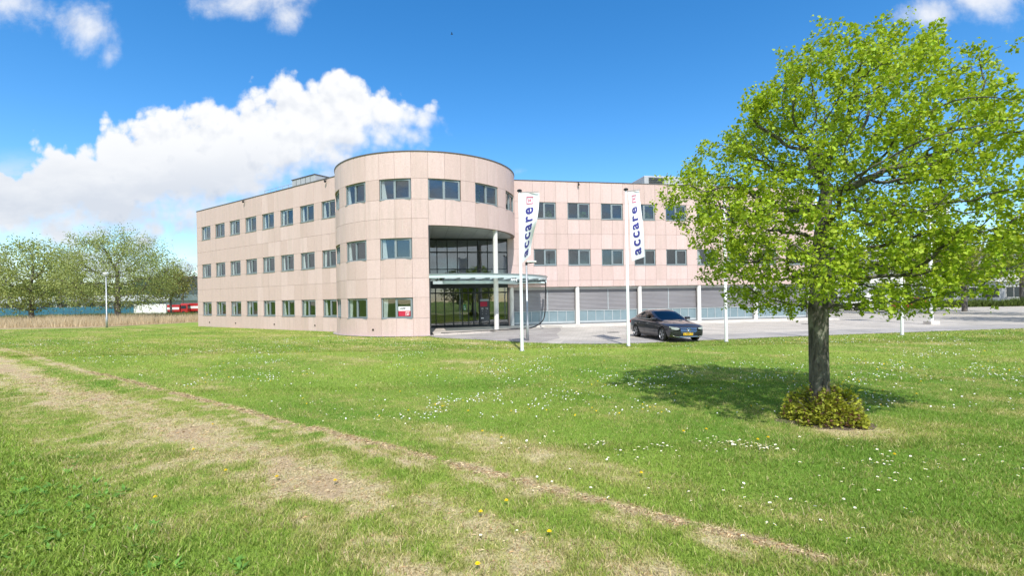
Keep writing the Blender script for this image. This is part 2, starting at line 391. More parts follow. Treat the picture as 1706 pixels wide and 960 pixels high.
# ---- flat panels
pcache = {}; npan = 0; extra = MB()
GAP = .013
def panel(s0, s1, z0, z1, MW, parent, single=True):
    global npan
    w, h = s1-s0-GAP, z1-z0-GAP; key = (round(w, 3), round(h, 3))
    if not single:
        extra.box((s0+GAP/2, 0, z0+GAP/2), (s1-GAP/2, .045, z1-GAP/2), 0, MW); return
    if key not in pcache:
        pcache[key] = MB().box((0, 0, 0), (w, .045, h)).mesh('panel', 'granite')
    jit = random.uniform(-.004, .004)
    inst('panel', pcache[key], MW @ Matrix.Translation((s0+GAP/2, jit, z0+GAP/2)), parent); npan += 1
ROWS = [(ZB+k*H, ZB+WH+k*H) for k in range(3)]
def wing(MW, s_start, s_end, nw, zbase, single):
    wall = MB(); y0, y1 = .04, .30
    bands = [(zbase, ROWS[0][0])] if zbase < ROWS[0][0] else []
    bands = []
    rows = [r for r in ROWS if r[0] > zbase]
    edges = [zbase]+[z for r in rows for z in r]+[ZTOP]
    for i in range(0, len(edges), 2): wall.box((s_start, y0, edges[i]), (s_end, y1, edges[i+1]), 0, MW)
    for (a, b) in rows:                                   # piers
        xs = [s_start]+[q for i in range(nw) for q in (i*PIT, i*PIT+WW)]+[s_end]
        for i in range(0, len(xs), 2): wall.box((xs[i], y0, a), (xs[i+1], y1, b), 0, MW)
    wo = wpart('wall', wall, 'joint')
    joints = [s_start]
    for i in range(nw+1):
        for q in (-.02, .88, 1.78):
            s = i*PIT+q
            if s_start+.25 < s < s_end-.2: joints.append(s)
    joints.append(s_end)
    for z0, z1, win in zrows(zbase):
        for a, b in zip(joints, joints[1:]):
            mid = (a+b)/2; ph = mid % PIT
            if win and 0 < ph < 1.78 and mid < nw*PIT and mid > 0: continue
            panel(a, b, z0, z1, MW, wo, single((a+b)/2))
    for (a, b) in rows:
        for i in range(nw): add_window(MW @ Matrix.Translation((i*PIT, 0, a)), KW, random.random() < (.95 if MW is ML else .15))
    cp = MB().box((s_start-.03, -.03, ZTOP), (s_end+.03, .36, ZTOP+.06), 0, MW); wpart('coping', cp, 'coping')
    # storeys behind the glass, roof and the walls at the back
    it = MB(); dpt = 7.0
    for k in range(3):
        z = max(k*H, zbase-.02)
        if k == 0 and zbase > 1: z = .18
        it.box((s_start+.3, .31, z-.02), (s_end-.3, dpt, z+.02), 1, MW)
        it.box((s_start+.3, .31, (k+1)*H-.75), (s_end-.3, dpt, (k+1)*H-.30), 2, MW)
        it.box((s_start+.3, dpt, z+.03), (s_end-.3, dpt+.1, (k+1)*H-.8), 0, MW)
        s = s_start+5.1
        while s < s_end-2:
            it.box((s, .9, z+.03), (s+.1, dpt-.02, (k+1)*H-.76), 0, MW); s += 5.4
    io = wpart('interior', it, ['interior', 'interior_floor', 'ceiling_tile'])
    for k in (1, 2):                                      # strip lamps under the office ceilings
        for i in range(int((s_end-s_start)/2.7)):
            if random.random() < (.75 if k == 2 else .3):
                q = s_start+1.6+i*2.7+random.uniform(-.3, .3); wpart('ceiling_lamp', MB().box((q, 1.5, (k+1)*H-.80), (q+1.2, 1.62, (k+1)*H-.752), 0, MW), 'lamp_lit', io)
    rf = MB().box((s_start+.05, .33, ZTOP-.4), (s_end-.05, 14.8, ZTOP-.25), 0, MW); wpart('roof', rf, 'roof_gravel')
    bk = MB().box((s_start, 14.8, 0), (s_end, 15.0, ZTOP), 0, MW); bk.box((s_start, .31, 0), (s_start+.2, 14.79, ZTOP), 0, MW)
    bk.box((s_end-.2, .31, 0), (s_end, 14.79, ZTOP), 0, MW); wpart('back_wall', bk, 'granite')
    return wo
def zrows(zbase):
    r = []
    if zbase < ROWS[0][0]: r += [(zbase, ROWS[0][0], False), (ROWS[0][0], ROWS[0][1], True)]; lo = ROWS[0][1]
    else: lo = zbase
    m01 = (ROWS[0][1]+ROWS[1][0])/2; m12 = (ROWS[1][1]+ROWS[2][0])/2
    return r+[(lo, m01, False), (m01, ROWS[1][0], False), (ROWS[1][0], ROWS[1][1], True), (ROWS[1][1], m12, False), (m12, ROWS[2][0], False),
              (ROWS[2][0], ROWS[2][1], True), (ROWS[2][1], ZTOP, False)]
wingL = wing(ML, -1.008, 22.4, 8, 0.0, lambda s: s > 9.5)
wingR = wing(MR, -2.02, 24.35, 9, 3.0, lambda s: s < 13.5)
# ---- the round tower
def cyl_panel_mesh(da, h, r0=CR, r1=CR-.05, n=4, mat='granite'):
    mb = MB(); g = GAP/CR/2; vs = []; fs = []
    for i in range(n+1):
        a = g+(da-2*g)*i/n
        for r in (r0, r1):
            for z in (GAP/2, h-GAP/2): vs.append((r*math.cos(a), r*math.sin(a), z))
    for i in range(n):
        b = i*4; c = b+4
        fs += [(b, c, c+1, b+1), (b+2, b+3, c+3, c+2), (b+1, c+1, c+3, b+3), (b, b+2, c+2, c)]
    fs += [(0, 1, 3, 2), (n*4, n*4+2, n*4+3, n*4+1)]
    return mb.add(vs, fs).mesh('panel', mat)
DA = R(9.107); A0 = R(225.586); MC = Matrix.Translation((CX, CY, 0))
SOF = 6.62
ccache = {}
tw = MB()                       # backing shell
def shell(a0, a1, z0, z1, ra=CR-.045, rb=CR-.30, n=3, mb=None):
    mb = mb or tw; vs = []; fs = []
    for i in range(n+1):
        a = a0+(a1-a0)*i/n
        for r in (ra, rb):
            for z in (z0, z1): vs.append((CX+r*math.cos(a), CY+r*math.sin(a), z))
    for i in range(n):
        b = i*4; c = b+4
        fs += [(b, c, c+1, b+1), (b+2, b+3, c+3, c+2), (b+1, c+1, c+3, b+3), (b, b+2, c+2, c)]
    fs += [(0, 1, 3, 2), (n*4, n*4+2, n*4+3, n*4+1)]
    mb.add(vs, fs)
todo = []
for k in range(-5, 16):
    a = A0+k*DA; iswin = k % 3 != 2 and -3 <= k <= 13
    for (z0, z1, win) in zrows(0.0 if k < 6 else SOF) if k < 6 else [(SOF, ROWS[2][0], False), (ROWS[2][0], ROWS[2][1], True), (ROWS[2][1], ZTOP, False)]:
        if win and iswin: continue
        shell(a, a+DA, z0, z1); todo.append((k, z0, z1))
    if iswin and k % 3 == 0:
        for lv in range(3):
            if k >= 6 and lv < 2: continue
            mid = a+R(8.96)
            Mx = MC @ Matrix.Rotation(mid+math.pi/2, 4, 'Z') @ Matrix.Translation((-CHW/2, -CR*math.cos(R(8.96))-.01, ROWS[lv][0]))
            add_window(Mx, KC, k < 6)
shell(A0+16*DA, A0+35*DA, SOF, ZTOP, n=40)
wtow = wpart('wall', tw, 'joint')
for (k, z0, z1) in todo:
    key = round(z1-z0, 3)
    if key not in ccache: ccache[key] = cyl_panel_mesh(DA, z1-z0)
    inst('panel', ccache[key], MC @ Matrix.Rotation(A0+k*DA, 4, 'Z') @ Matrix.Translation((0, 0, z0)), wtow); npan += 1
print('panels', npan)
ex = wpart('panel_field', extra, 'granite', wingR, kind='stuff')
cop = MB(); shell(A0-6*DA, A0+17*DA, ZTOP, ZTOP+.06, CR+.035, CR-.34, 60, cop); wpart('coping', cop, 'coping')
# tower: soffit over the entrance, inner core, slabs, roof
def sector(a0, a1, r, z0, z1, n, mb, m=0):
    pts = [(CX, CY)]+[(CX+r*math.cos(a0+(a1-a0)*i/n), CY+r*math.sin(a0+(a1-a0)*i/n)) for i in range(n+1)]
    mb.prism(pts, z0, z1, m)
AE = A0+6*DA; S0_ = -7.95
ti = MB(); sector(A0-6*DA, AE-.02, CR-.31, 0, .02, 24, ti, 1)
for z in (H, 2*H): sector(A0-6*DA, AE-.02, CR-.31, z-.3, z+.02, 24, ti, 2)
sector(A0-6*DA, A0+17*DA, CR-.31, ZTOP-1.05, ZTOP-.9, 40, ti, 2)
ti.tube([(CX, CY+.6, SOF+.5), (CX, CY+.6, ZTOP-1.1)], 2.6, 20, 0)
ti.box((-11.0, -.05, .03), (S0_-.02, .0, SOF), 0, MR)
ti.box((0, -.02, .14), (.2, 6.1, SOF-.02), 0, Matrix.Translation((CX+CR*math.cos(AE)-.27, CY+CR*math.sin(AE)+.35, 0)) @ Matrix.Rotation(R(10.67), 4, 'Z'))
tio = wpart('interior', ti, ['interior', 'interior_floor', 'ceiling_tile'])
for a_, r_ in ((232, 5.0), (248, 4.6), (262, 5.2), (284, 4.8), (293, 5.3), (312, 4.9)):
    wpart('ceiling_lamp', MB().box((-.6, -.06, ZTOP-1.10), (.6, .06, ZTOP-1.052), 0, Matrix.Translation((CX+r_*math.cos(R(a_)), CY+r_*math.sin(R(a_)), 0))), 'lamp_lit', tio)
rf = MB(); sector(A0-8*DA, A0+30*DA, CR-.35, ZTOP-.4, ZTOP-.3, 60, rf); wpart('roof', rf, 'roof_gravel')
sf = MB(); sector(AE-.3, A0+16*DA, CR-.06, SOF+.02, SOF+.12, 24, sf); sfo = wpart('soffit', sf, 'soffit')
for i in range(6):                                       # soffit board joints
    jb = MB().box((-7.6+i*.95, -math.sqrt(max(.1, (CR-.4)**2-(.2+i*.95)**2)), SOF+.016), (-7.585+i*.95, .1, SOF+.03), 0, MR)
    wpart('joint_strip', jb, 'frame_dark', sfo)
# edge of the opening: dark metal trim
tr = MB().box((-.03, -.02, .1), (.05, .32, SOF), 0, Matrix.Translation((CX+CR*math.cos(AE), CY+CR*math.sin(AE), 0)) @ Matrix.Rotation(AE+math.pi/2, 4, 'Z'))
wpart('edge_trim', tr, 'frame_dark')
# ---- entrance curtain wall (plane of the right wing, seen under the tower)
S0, S1, GY = -7.95, -2.03, .12
cw = MB(); NB = 8; bw = (S1-S0)/NB
for i in range(NB+1):
    s = S0+i*bw; cw.box((s-.03, GY-.07, 3.42), (s+.03, GY+.07, SOF-.01), 0, MR)
for z, t in ((3.45, .06), (4.38, .025), (5.62, .04), (SOF-.07, .06)):
    for i in range(NB): cw.box((S0+i*bw+.031, GY-.06, z-t), (S0+(i+1)*bw-.031, GY+.06, z+t), 0, MR)
cwo = wpart('curtain_wall', cw, 'frame_dark')
for i in range(NB):
    for z0, z1 in ((3.52, 4.35), (4.41, 5.57), (5.67, SOF-.14)):
        wpart('pane', MB().box((S0+i*bw+.035, GY-.004+random.uniform(-.004, .004), z0), (S0+(i+1)*bw-.035, GY+.004, z1), 0, MR), 'pane_dark', cwo)
GF = .13
dr = MB()
xs = [S0, -7.35, -6.72, -6.08, -5.42, -4.98, -4.6, -4.18, -3.45, -2.9, S1]
for i, s in enumerate(xs): dr.box((s-.035, GY-.07, GF), (s+.035, GY+.07, 2.98), 0, MR)
dr.box((S0, GY-.10, 2.99), (S1, GY+.10, 3.38), 0, MR); dr.box((S0, GY-.09, GF-.02), (S1, GY+.09, GF+.05), 0, MR)
for a, b in zip(xs, xs[1:]):
    dr.box((a+.036, GY-.05, 2.60), (b-.036, GY+.05, 2.68), 0, MR); dr.box((a+.036, GY-.05, GF+.06), (b-.036, GY+.05, GF+.16), 0, MR)
dro = wpart('entrance_doors', dr, 'frame_dark')
for a, b in zip(xs, xs[1:]):
    wpart('pane', MB().box((a+.04, GY-.004+random.uniform(-.004, .004), GF+.17), (b-.04, GY+.004, 2.595), 0, MR), 'pane_dark', dro)
    wpart('pane', MB().box((a+.04, GY-.004, 2.69), (b-.04, GY+.004, 2.985), 0, MR), 'pane_dark', dro)
hall = MB().box((S0-1, GY+.3, GF-.03), (S1, 7, GF), 1, MR); hall.box((S0-1, 7, 0), (S1, 7.1, SOF), 0, MR); hall.box((S0-1, 1.8, 3.1), (S1, 7, 3.5), 2, MR)
hall.box((S0-1, GY+.3, SOF-.02), (S1, 7, SOF+.1), 2, MR); hall.box((-4.4, 3.2, GF), (-2.8, 3.8, 1.25), 0, MR)
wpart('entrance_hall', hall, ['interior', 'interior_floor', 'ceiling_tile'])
# ---- columns
def column(p, z0, z1, r=.15):
    mb = MB().lathe([(r*1.02, z0), (r, z0+.04), (r, z1-.03), (r*1.0, z1)], 20, 0, Matrix.Translation(p)); wpart('column', mb, 'white_column', smooth=False)
column((-1.03, 31.35, 0), GF, SOF, .155)
CS = [-1.72+5.13*i for i in range(6)]
for s in CS: column(MR @ Vector((s, .19, 0)), .14, 2.995, .165)
# ---- ground floor bays of the right wing: roller blinds above glazed spandrels
RY = .36
bay = 0
for a, b in zip(CS, CS[1:]+[CS[-1]+.6]):
    bay += 1
    a += .17; b -= .17
    if b-a < 1: continue
    fr = MB(); fr.box((a-.14, RY, .14), (b+.14, RY+.1, .36), 0, MR); fr.box((a-.14, RY-.02, 1.13), (b+.14, RY+.1, 1.19), 0, MR)
    fr.box((a-.1, RY-.03, 2.86), (b+.1, RY+.1, 2.99), 0, MR)
    n = 7; wd = (b-a)/n
    for i in range(n+1): fr.box((a+i*wd-.022, RY-.01, .362), (a+i*wd+.022, RY+.1, 1.128), 0, MR)
    fo = wpart('shopfront_frame', fr, 'spandrel_frame')
    for i in range(n): wpart('spandrel_pane', MB().box((a+i*wd+.024, RY+.02, .365), (a+(i+1)*wd-.024, RY+.05, 1.127), 0, MR), 'spandrel', fo)
    mid = (a+b)/2+(.0 if bay > 1 else .25)
    for q0, q1 in ((a-.02, mid-.035), (mid+.035, b+.02)):
        sb = MB(); nsl = 16; z0, z1 = 1.21, 2.855; dz = (z1-z0)/nsl; vs = []; fs = []
        for i in range(nsl):                               # slightly bowed slats
            z = z0+i*dz
            for zz, yy in ((z, RY+.03), (z+dz*.5, RY+.012), (z+dz*.94, RY+.03)):
                vs += [MR @ Vector((q0, yy, zz)), MR @ Vector((q1, yy, zz))]
            c = i*6; fs += [(c, c+1, c+3, c+2), (c+2, c+3, c+5, c+4)]
        sb.add(vs, fs); wpart('roller_blind', sb, 'shutter', fo)
    wpart('blind_post', MB().box((mid-.03, RY-.0, 1.2), (mid+.03, RY+.08, 2.855), 0, MR), 'spandrel_frame', fo)
bk = MB().box((-2.0, RY+.12, .0), (24.2, RY+.2, 3.0), 0, MR); wpart('back_wall', bk, 'joint')
sfr = MB().box((-2.0, .06, 3.0), (24.3, RY+.3, 3.04), 0, MR); wpart('soffit', sfr, 'soffit')
# ---- glass canopy over the entrance
ML_inv = MR.inverted(); cc = ML_inv @ Vector((-4.0, 35.0, 0)); CRd = 6.55
cano = empty('canopy', (0, 0, 0)); cano.parent = bld; cano.matrix_parent_inverse = Matrix.Translation(-ROOT)
ZC = 3.50
def arc_pt(a, r): return Vector((cc.x+r*math.cos(a), cc.y+r*math.sin(a)))
a0, a1 = R(251.5), R(352)
fa = MB(); n = 48
for (ra, rb, z0, z1) in ((CRd, CRd-.07, ZC-.04, ZC+.17), (CRd+.05, CRd-.10, ZC+.17, ZC+.21)):
    vs = []; fs = []
    for i in range(n+1):
        a = a0+(a1-a0)*i/n
        for r in (ra, rb):
            for z in (z0, z1): p = arc_pt(a, r); vs.append(MR @ Vector((p.x, p.y, z)))
    for i in range(n):
        b = i*4; c = b+4
        fs += [(b, c, c+1, b+1), (b+2, b+3, c+3, c+2), (b+1, c+1, c+3, b+3), (b, b+2, c+2, c)]
    fs += [(0, 1, 3, 2), (n*4, n*4+2, n*4+3, n*4+1)]
    fa.add(vs, fs, 0 if z1 < ZC+.2 else 1)
wpart('fascia', fa, ['canopy_steel', 'frame'], cano)
s = -7.0; k = 0; ends = []
while s < 2.4:
    def front(q):
        d = CRd**2-(q-cc.x)**2; return cc.y-math.sqrt(max(d, .01))+.08
    s2 = min(s+.9, cc.x+CRd-.25)
    q = [s+.03+(s2-s-.06)*i/5 for i in range(6)]
    poly = [(x, min(front(x), -.1)) for x in q]+[(q[-1], -.06), (q[0], -.06)]
    wpart('glass_sheet', MB().prism(poly, ZC+.02, ZC+.035, 0, MR), 'frosted_glass', cano)
    rb = MB().prism([(s-.025, front(s)), (s+.025, front(s)), (s+.025, -.04), (s-.025, -.04)], ZC-.14, ZC+.012, 0, MR); wpart('rib', rb, 'frame', cano)
    if s2 >= cc.x+CRd-.3: break
    s = s2
cb = MB().box((-7.2, -.16, ZC-.22), (.9, -.045, ZC+.05), 0, MR); wpart('wall_beam', cb, 'canopy_steel', cano)
# inner curved beam below the sheets
ib = MB(); vs = []; fs = []; n = 40
for i in range(n+1):
    a = R(246)+(R(345)-R(246))*i/n
    for r in (CRd-2.1, CRd-2.2):
        for z in (ZC-.34, ZC-.15): p = arc_pt(a, r); vs.append(MR @ Vector((p.x, min(p.y, -.2), z)))
for i in range(n):
    b = i*4; c = b+4; fs += [(b, c, c+1, b+1), (b+2, b+3, c+3, c+2), (b+1, c+1, c+3, b+3), (b, b+2, c+2, c)]
wpart('inner_beam', ib.add(vs, fs), 'canopy_steel', cano)
# bent steel tube frame that carries the free end of the canopy
def bez(p, n=10):
    P = [Vector(x) for x in p]; o = []
    for i in range(n+1):
        t = i/n; o.append(P[0]*(1-t)**2+P[1]*2*t*(1-t)+P[2]*t*t)
    return o
tp = [(.0, 34.9, 3.34), (2.2, 33.15, 3.34)]+bez([(2.3, 33.1, 3.3), (2.35, 33.05, 3.2), (2.33, 33.05, 3.0)], 4)+[(2.25, 33.0, 1.2)]+bez([(2.22, 33.0, 1.0), (2.15, 32.9, .35), (1.15, 32.0, .17)], 8)
wpart('support_tube', MB().tube(tp, .042, 8), 'black_metal', cano, smooth=True)
wpart('base_rail', MB().tube([(1.1, 31.95, .16), (-.9, 30.9, .15), (-3.0, 29.6, .15), (-4.3, 28.95, .15)], .03, 6), 'black_metal', cano, smooth=True)
# raised house number on the canopy edge
num_c = arc_pt(R(300), CRd+.03); lettering('444', .36, 'white_steel', MR @ Matrix.Translation((num_c.x-.15, num_c.y, ZC-.16)) @ Matrix.Rotation(R(30), 4, 'Z') @ Matrix.Rotation(math.pi/2, 4, 'X'), cano, .008, 'house_number')
# ---- small fittings on the walls
for MW, lst in ((ML, [(1.35, .42), (6.2, .42), (12.4, .42), (17.9, .42)]),):
    for s, z in lst: wpart('wall_vent', MB().lathe([(.055, 0), (.055, .05)], 12, 0, MW @ Matrix.Translation((s, 0.004, z)) @ Matrix.Rotation(math.pi/2, 4, 'X')), 'black_metal')
ang = R(247.6); wpart('wall_vent', MB().lathe([(.055, 0), (.055, .05)], 12, 0, Matrix.Translation((CX+CR*math.cos(ang), CY+CR*math.sin(ang), .42)) @ Matrix.Rotation(ang+math.pi/2, 4, 'Z') @ Matrix.Rotation(math.pi/2, 4, 'X')), 'black_metal')
for MW, s in ((ML, 8.1), (ML, 19.6), (MR, 3.55)):
    c = MB().tube([(0, .05, ZTOP+.02), (0, -.10, ZTOP-.02), (0, -.16, ZTOP-.14)], .03, 6); c.lathe([(.02, 0), (.075, .03), (.085, .13), (.04, .17)], 10, 0, Matrix.Translation((0, -.16, ZTOP-.3)))
    c.v = [tuple(MW @ Matrix.Translation((s, 0, 0)) @ Vector(v)) for v in c.v]
    wpart('roof_edge_camera', c, 'black_metal', smooth=True)
# poster in the ground floor window of the tower, board behind the entrance glass, sticker on the door
pm('poster_white', (.80, .80, .79), (.76, .76, .75), 3, .6); pm('poster_red', (.50, .025, .06), (.44, .02, .05), 3, .6); pm('ink', (.03, .03, .04), (.03, .03, .04), 3, .7)
pm('board_grey', (.085, .09, .10), (.06, .065, .07), 3, .5); pm('exit_green', (.03, .28, .11), (.02, .24, .09), 3, .5)
mid = A0+3*DA+R(8.96)
PM = MC @ Matrix.Rotation(mid+math.pi/2, 4, 'Z') @ Matrix.Translation((0, -CR*math.cos(R(8.96))-.01, ROWS[0][0]))
po = empty('window_poster', PM @ Vector((.45, .09, .1)), 'red and white poster stuck inside the lower right pane of a tower window', 'poster')
def loose(name, mb, mats, root, **k):
    o = mb.build(name, mats, root, **k); o.matrix_parent_inverse = root.matrix_basis.inverted(); return o
loose('paper', MB().box((.075, .085, .125), (.815, .092, .44), 1, PM).box((.075, .085, .441), (.815, .092, .70), 0, PM), ['poster_white', 'poster_red'], po)
l = lettering('KIPP', .17, 'ink', PM @ Matrix.Translation((.36, .082, .565)) @ Matrix.Rotation(math.pi/2, 4, 'X'), po, .006); l.matrix_parent_inverse = po.matrix_basis.inverted()
em = MB()
for a, b in (((.53, .15), (.56, .38)), ((.56, .35), (.76, .38)), ((.62, .17), (.65, .30)), ((.65, .27), (.74, .30)), ((.71, .21), (.74, .27)), ((.65, .19), (.71, .22))): em.box((a[0], .079, a[1]), (b[0], .084, b[1]), 0, PM)
loose('emblem', em, 'poster_white', po)
bd = empty('directory_board', MR @ Vector((-3.82, -.0, .5)), 'dark grey directory board with a red block beside the entrance column', 'sign')
BM = MR @ Matrix.Translation((-3.82, -.06, 0))
b_ = MB().chbox((-.34, -.03, .55), (.34, .03, 2.18), .012, 0, BM); loose('panel_board', b_, 'board_grey', bd)
loose('red_block', MB().box((-.31, -.037, 1.62), (.2, -.032, 1.96), 0, BM), 'poster_red', bd)
loose('heading_strip', MB().box((-.33, -.037, 2.02), (.33, -.032, 2.15), 0, BM), 'spandrel_frame', bd)
for tx, x, z, s in (('YB', -.18, 1.45, .16), ('YB', .16, 1.45, .16), ('3', -.16, 1.28, .11), ('1', .12, 1.28, .11), ('2', -.16, 1.08, .1), ('0', .12, 1.08, .1)):
    l = lettering(tx, s, 'poster_white', BM @ Matrix.Translation((x, -.036, z)) @ Matrix.Rotation(math.pi/2, 4, 'X'), bd); l.matrix_parent_inverse = bd.matrix_basis.inverted()
loose('name_plate', MB().box((-.26, -.037, .72), (-.06, -.032, .80), 0, BM), 'poster_white', bd)
for tx, x in (('x', -.12), ('x', .0), ('x', .08)): pass
st = empty('door_sticker', MR @ Vector((-5.2, 0, 1.5)), 'small green and white safety sticker on the entrance door', 'sticker')
SM = MR @ Matrix.Translation((-5.25, GY-.012, 0))
loose('sheet', MB().box((-.10, -.01, 1.36), (.10, -.005, 1.78), 0, SM), 'exit_green', st)
loose('pictogram', MB().box((-.05, -.014, 1.40), (.06, -.0105, 1.52), 0, SM).box((-.07, -.014, 1.6), (.03, -.0105, 1.66), 0, SM), 'poster_white', st)
# ---- plant on the roofs
pm('plant_box', (.50, .51, .52), (.42, .43, .44), 2, .5, .3)
au = empty('air_handling_unit', ML @ Vector((14.0, 2.6, ZTOP-.25)), 'grey metal ventilation box on the roof of the left wing', 'roof unit')
a_ = MB().chbox((12.4, 1.7, ZTOP-.2), (15.6, 4.2, ZTOP+1.3), .03, 0, ML); loose('casing', a_, 'plant_box', au)
for i in range(4): loose('seam', MB().box((13.0+i*.65, 1.69, ZTOP-.1), (13.03+i*.65, 1.71, ZTOP+1.25), 0, ML), 'frame_dark', au)
loose('lid', MB().box((12.35, 1.65, ZTOP+1.301), (15.65, 4.25, ZTOP+1.35), 0, ML), 'coping', au)
rl = empty('roof_railing', ML @ Vector((9, 2, ZTOP-.25)), 'thin metal safety railing on the roof beside the ventilation box', 'railing')
for i in range(6): loose('post', MB().tube([ML @ Vector((7.6+i*.94, 2.0, ZTOP-.2)), ML @ Vector((7.6+i*.94, 2.0, ZTOP+1.15))], .02, 6), 'galvanised', rl)
for z in (.7, 1.15): loose('rail', MB().tube([ML @ Vector((7.6, 2.0, ZTOP+z)), ML @ Vector((12.4, 2.0, ZTOP+z))], .018, 6), 'galvanised', rl)
pu = empty('roof_plant_room', MR @ Vector((14, 4, ZTOP-.25)), 'grey louvred plant room on the roof of the right wing behind the tree', 'roof unit')
p_ = MB().chbox((10.6, 3.2, ZTOP-.2), (17.5, 9.5, ZTOP+1.55), .04, 0, MR); loose('casing', p_, 'plant_box', pu)
for i in range(9): loose('louvre', MB().box((11.0, 3.12, ZTOP+.1+i*.15), (12.4, 3.24, ZTOP+.17+i*.15), 0, MR @ Matrix.Translation((0, 0, 0))), 'frame_dark', pu)
for s in (9.2, 9.9): loose('vent_pipe', MB().tube([MR @ Vector((s, 2.2, ZTOP-.2)), MR @ Vector((s, 2.2, ZTOP+.62))], .06, 8), 'galvanised', pu)
# ================================================================== GROUND
# edge between lawn and paving, world xy, from the tower to the right
EDGE = [(-5.05, 28.6), (-4.3, 27.2), (-2.9, 26.0), (-1.2, 24.9), (.4, 23.6), (2.2, 22.35), (4.0, 21.95), (6.0, 22.05), (9.0, 22.8), (13.0, 23.9), (18.0, 24.9), (23.0, 25.9), (34, 28.0), (60, 33)]
pave_poly = EDGE+[(90, 40), (90, 120), (26.5, 120), (26.5, 41), (0, 36.5), (-6, 35.5), (-6.5, 32)]
EX = np.array([p[0] for p in EDGE]); EY = np.array([p[1] for p in EDGE])
def on_pave(x, y): return (x > -5.0) & (y > np.interp(x, EX, EY))
TD = np.array([.809, -.588]); TN = np.array([-.588, -.809])
def dryness(x, y):
    """0 lush grass .. 1 straw and bare soil; old wheel tracks run across the lawn in front"""
    x = np.asarray(x, float); y = np.asarray(y, float)
    wob = (fbm(x, y, .35, 5)-.5)*.28
    d = (x-.08)*TN[0]+(y-5.68)*TN[1]+wob; t = (x-.08)*TD[0]+(y-5.68)*TD[1]
    n1 = fbm(x, y, .55, 11); n2 = fbm(x, y, 2.2, 21); n3 = fbm(t, d*5, .25, 31); n4 = fbm(x, y, 6.5, 27, 3); n5 = fbm(t*.5, d*2, 1.1, 33)
    g = lambda c, w: np.exp(-((d-c)/w)**2)
    base = np.where(d < 0, .10+.24*np.clip((n3-.45)*3, 0, 1)+.14*np.clip((n1-.5)*4, 0, 1), .39)
    base = base+np.where(d < 0, .10*np.clip((y-12)/14, 0, 1), 0)
    base = base+.60*g(.05, .11)*np.clip((n4-.18)*2.4, 0, 1)
    left = np.clip((-t-.2)/2.0, .0, 1)
    base = base+.54*g(1.38, .55)*(.25+.75*left)*np.clip(.4+(n5-.3)*1.8, 0, 1.2)
    base = base-.22*g(.62, .25)
    base = base+.30*g(.33, .08)*np.clip((n2-.35)*3, 0, 1)+.22*g(2.1, .2)*np.clip((n1-.4)*3, 0, 1)
    base = base+np.where(d > 0, .62, .34)*(n4-.5)+.30*np.clip((n3-.42)*3, 0, 1)*np.exp(-((d+.75)/.8)**2)*np.clip((t+6)/6, 0, 1)
    lush = np.clip((d-2.85)/.45, 0, 1)*np.clip((-t+.3)/1.2, 0, 1)
    base = base+np.where(d > 0, .60, .34)*(n2-.5)*(1-lush)+np.where(d > 0, .45, .12)*(n1-.5)*(1-lush)
    base = base-.22*np.clip((d-1.9)/.5, 0, 1)*(1-lush)*np.clip((t+3.5)/2, 0, 1)
    base = base*(1-lush)+(.04+.25*np.clip(n2-.55, 0, 1))*lush
    # trampled soil round the shrub
    base = base+.5*np.exp(-(((x-5.15)/.75)**2+((y-7.45)/.45)**2))
    return np.clip(base, 0, 1)
def relief(x, y):
    x = np.asarray(x, float); y = np.asarray(y, float)
    return (fbm(x, y, .6, 71)-.5)*.05*np.clip((40-y)/20, 0, 1)*np.clip(1-np.abs(x)/60, 0, 1)
def lawn_colour(dr, k, r):
    """dr dryness, k tone noise, r random per sample"""
    dr = dr[:, None]; k = k[:, None]; r = r[:, None]
    lush = np.array([.160, .290, .038]); mid = np.array([.305, .415, .070]); dry = np.array([.60, .52, .29]); soil = np.array([.48, .33, .22])
    green = lush*(1-k)+mid*k
    f = np.clip((dr-.18)/.50, 0, 1); s = np.clip((dr-.70)/.25, 0, 1)
    yel = np.array([.37, .385, .105]); f1 = np.clip(f*2, 0, 1); f2 = np.clip(f*2-1, 0, 1)
    c = (green*(1-f1)+yel*f1)*(1-f2)+dry*f2; c = c*(1-s*.65)+soil*s*.65
    return c*(.56+.88*r)
def m_ground():
    m, t, b = base_mat('turf')
    a = t.new('ShaderNodeAttribute'); a.attribute_name = 'col'; geo = t.new('ShaderNodeNewGeometry'); P = geo.outputs['Position']
    f = t.noise(P, 38, 6, .7); c = t.mix(1.0, a.outputs['Color'], t.rng(f, .30, .70, .42, 1.45), 'MULTIPLY')
    c = t.mix(t.math('MULTIPLY', t.rng(t.noise(P, 9, 5), .5, .75), .35), c, (.17, .15, .05))
    t.link(c, b.inputs['Base Color']); b.inputs['Roughness'].default_value = .9; b.inputs['Specular IOR Level'].default_value = .1
    bn = t.new('ShaderNodeBump'); bn.inputs['Strength'].default_value = .7; bn.inputs['Distance'].default_value = .03
    t.link(t.noise(P, 55, 5, .7), bn.inputs['Height']); t.link(bn.outputs[0], b.inputs['Normal'])
m_ground()
ys = np.concatenate([np.linspace(-400, 1.5, 24), np.linspace(1.6, 12, 190), np.linspace(12.12, 50, 200), np.linspace(51, 140, 40), np.linspace(150, 1500, 20)])
us = np.concatenate([np.linspace(-60, -1.5, 14), np.linspace(-1.45, 1.45, 330), np.linspace(1.5, 60, 14)])
YY, UU = np.meshgrid(ys, us, indexing='ij'); XX = UU*np.maximum(YY*.9+2, 4.0)
zz = relief(XX, YY)
dr = dryness(XX.ravel(), YY.ravel()); kk = fbm(XX.ravel(), YY.ravel(), .25, 41)
kk = np.clip((kk-.3)*1.9+.0, 0, 1)
gc = lawn_colour(dr, kk, np.full(dr.shape, .38))
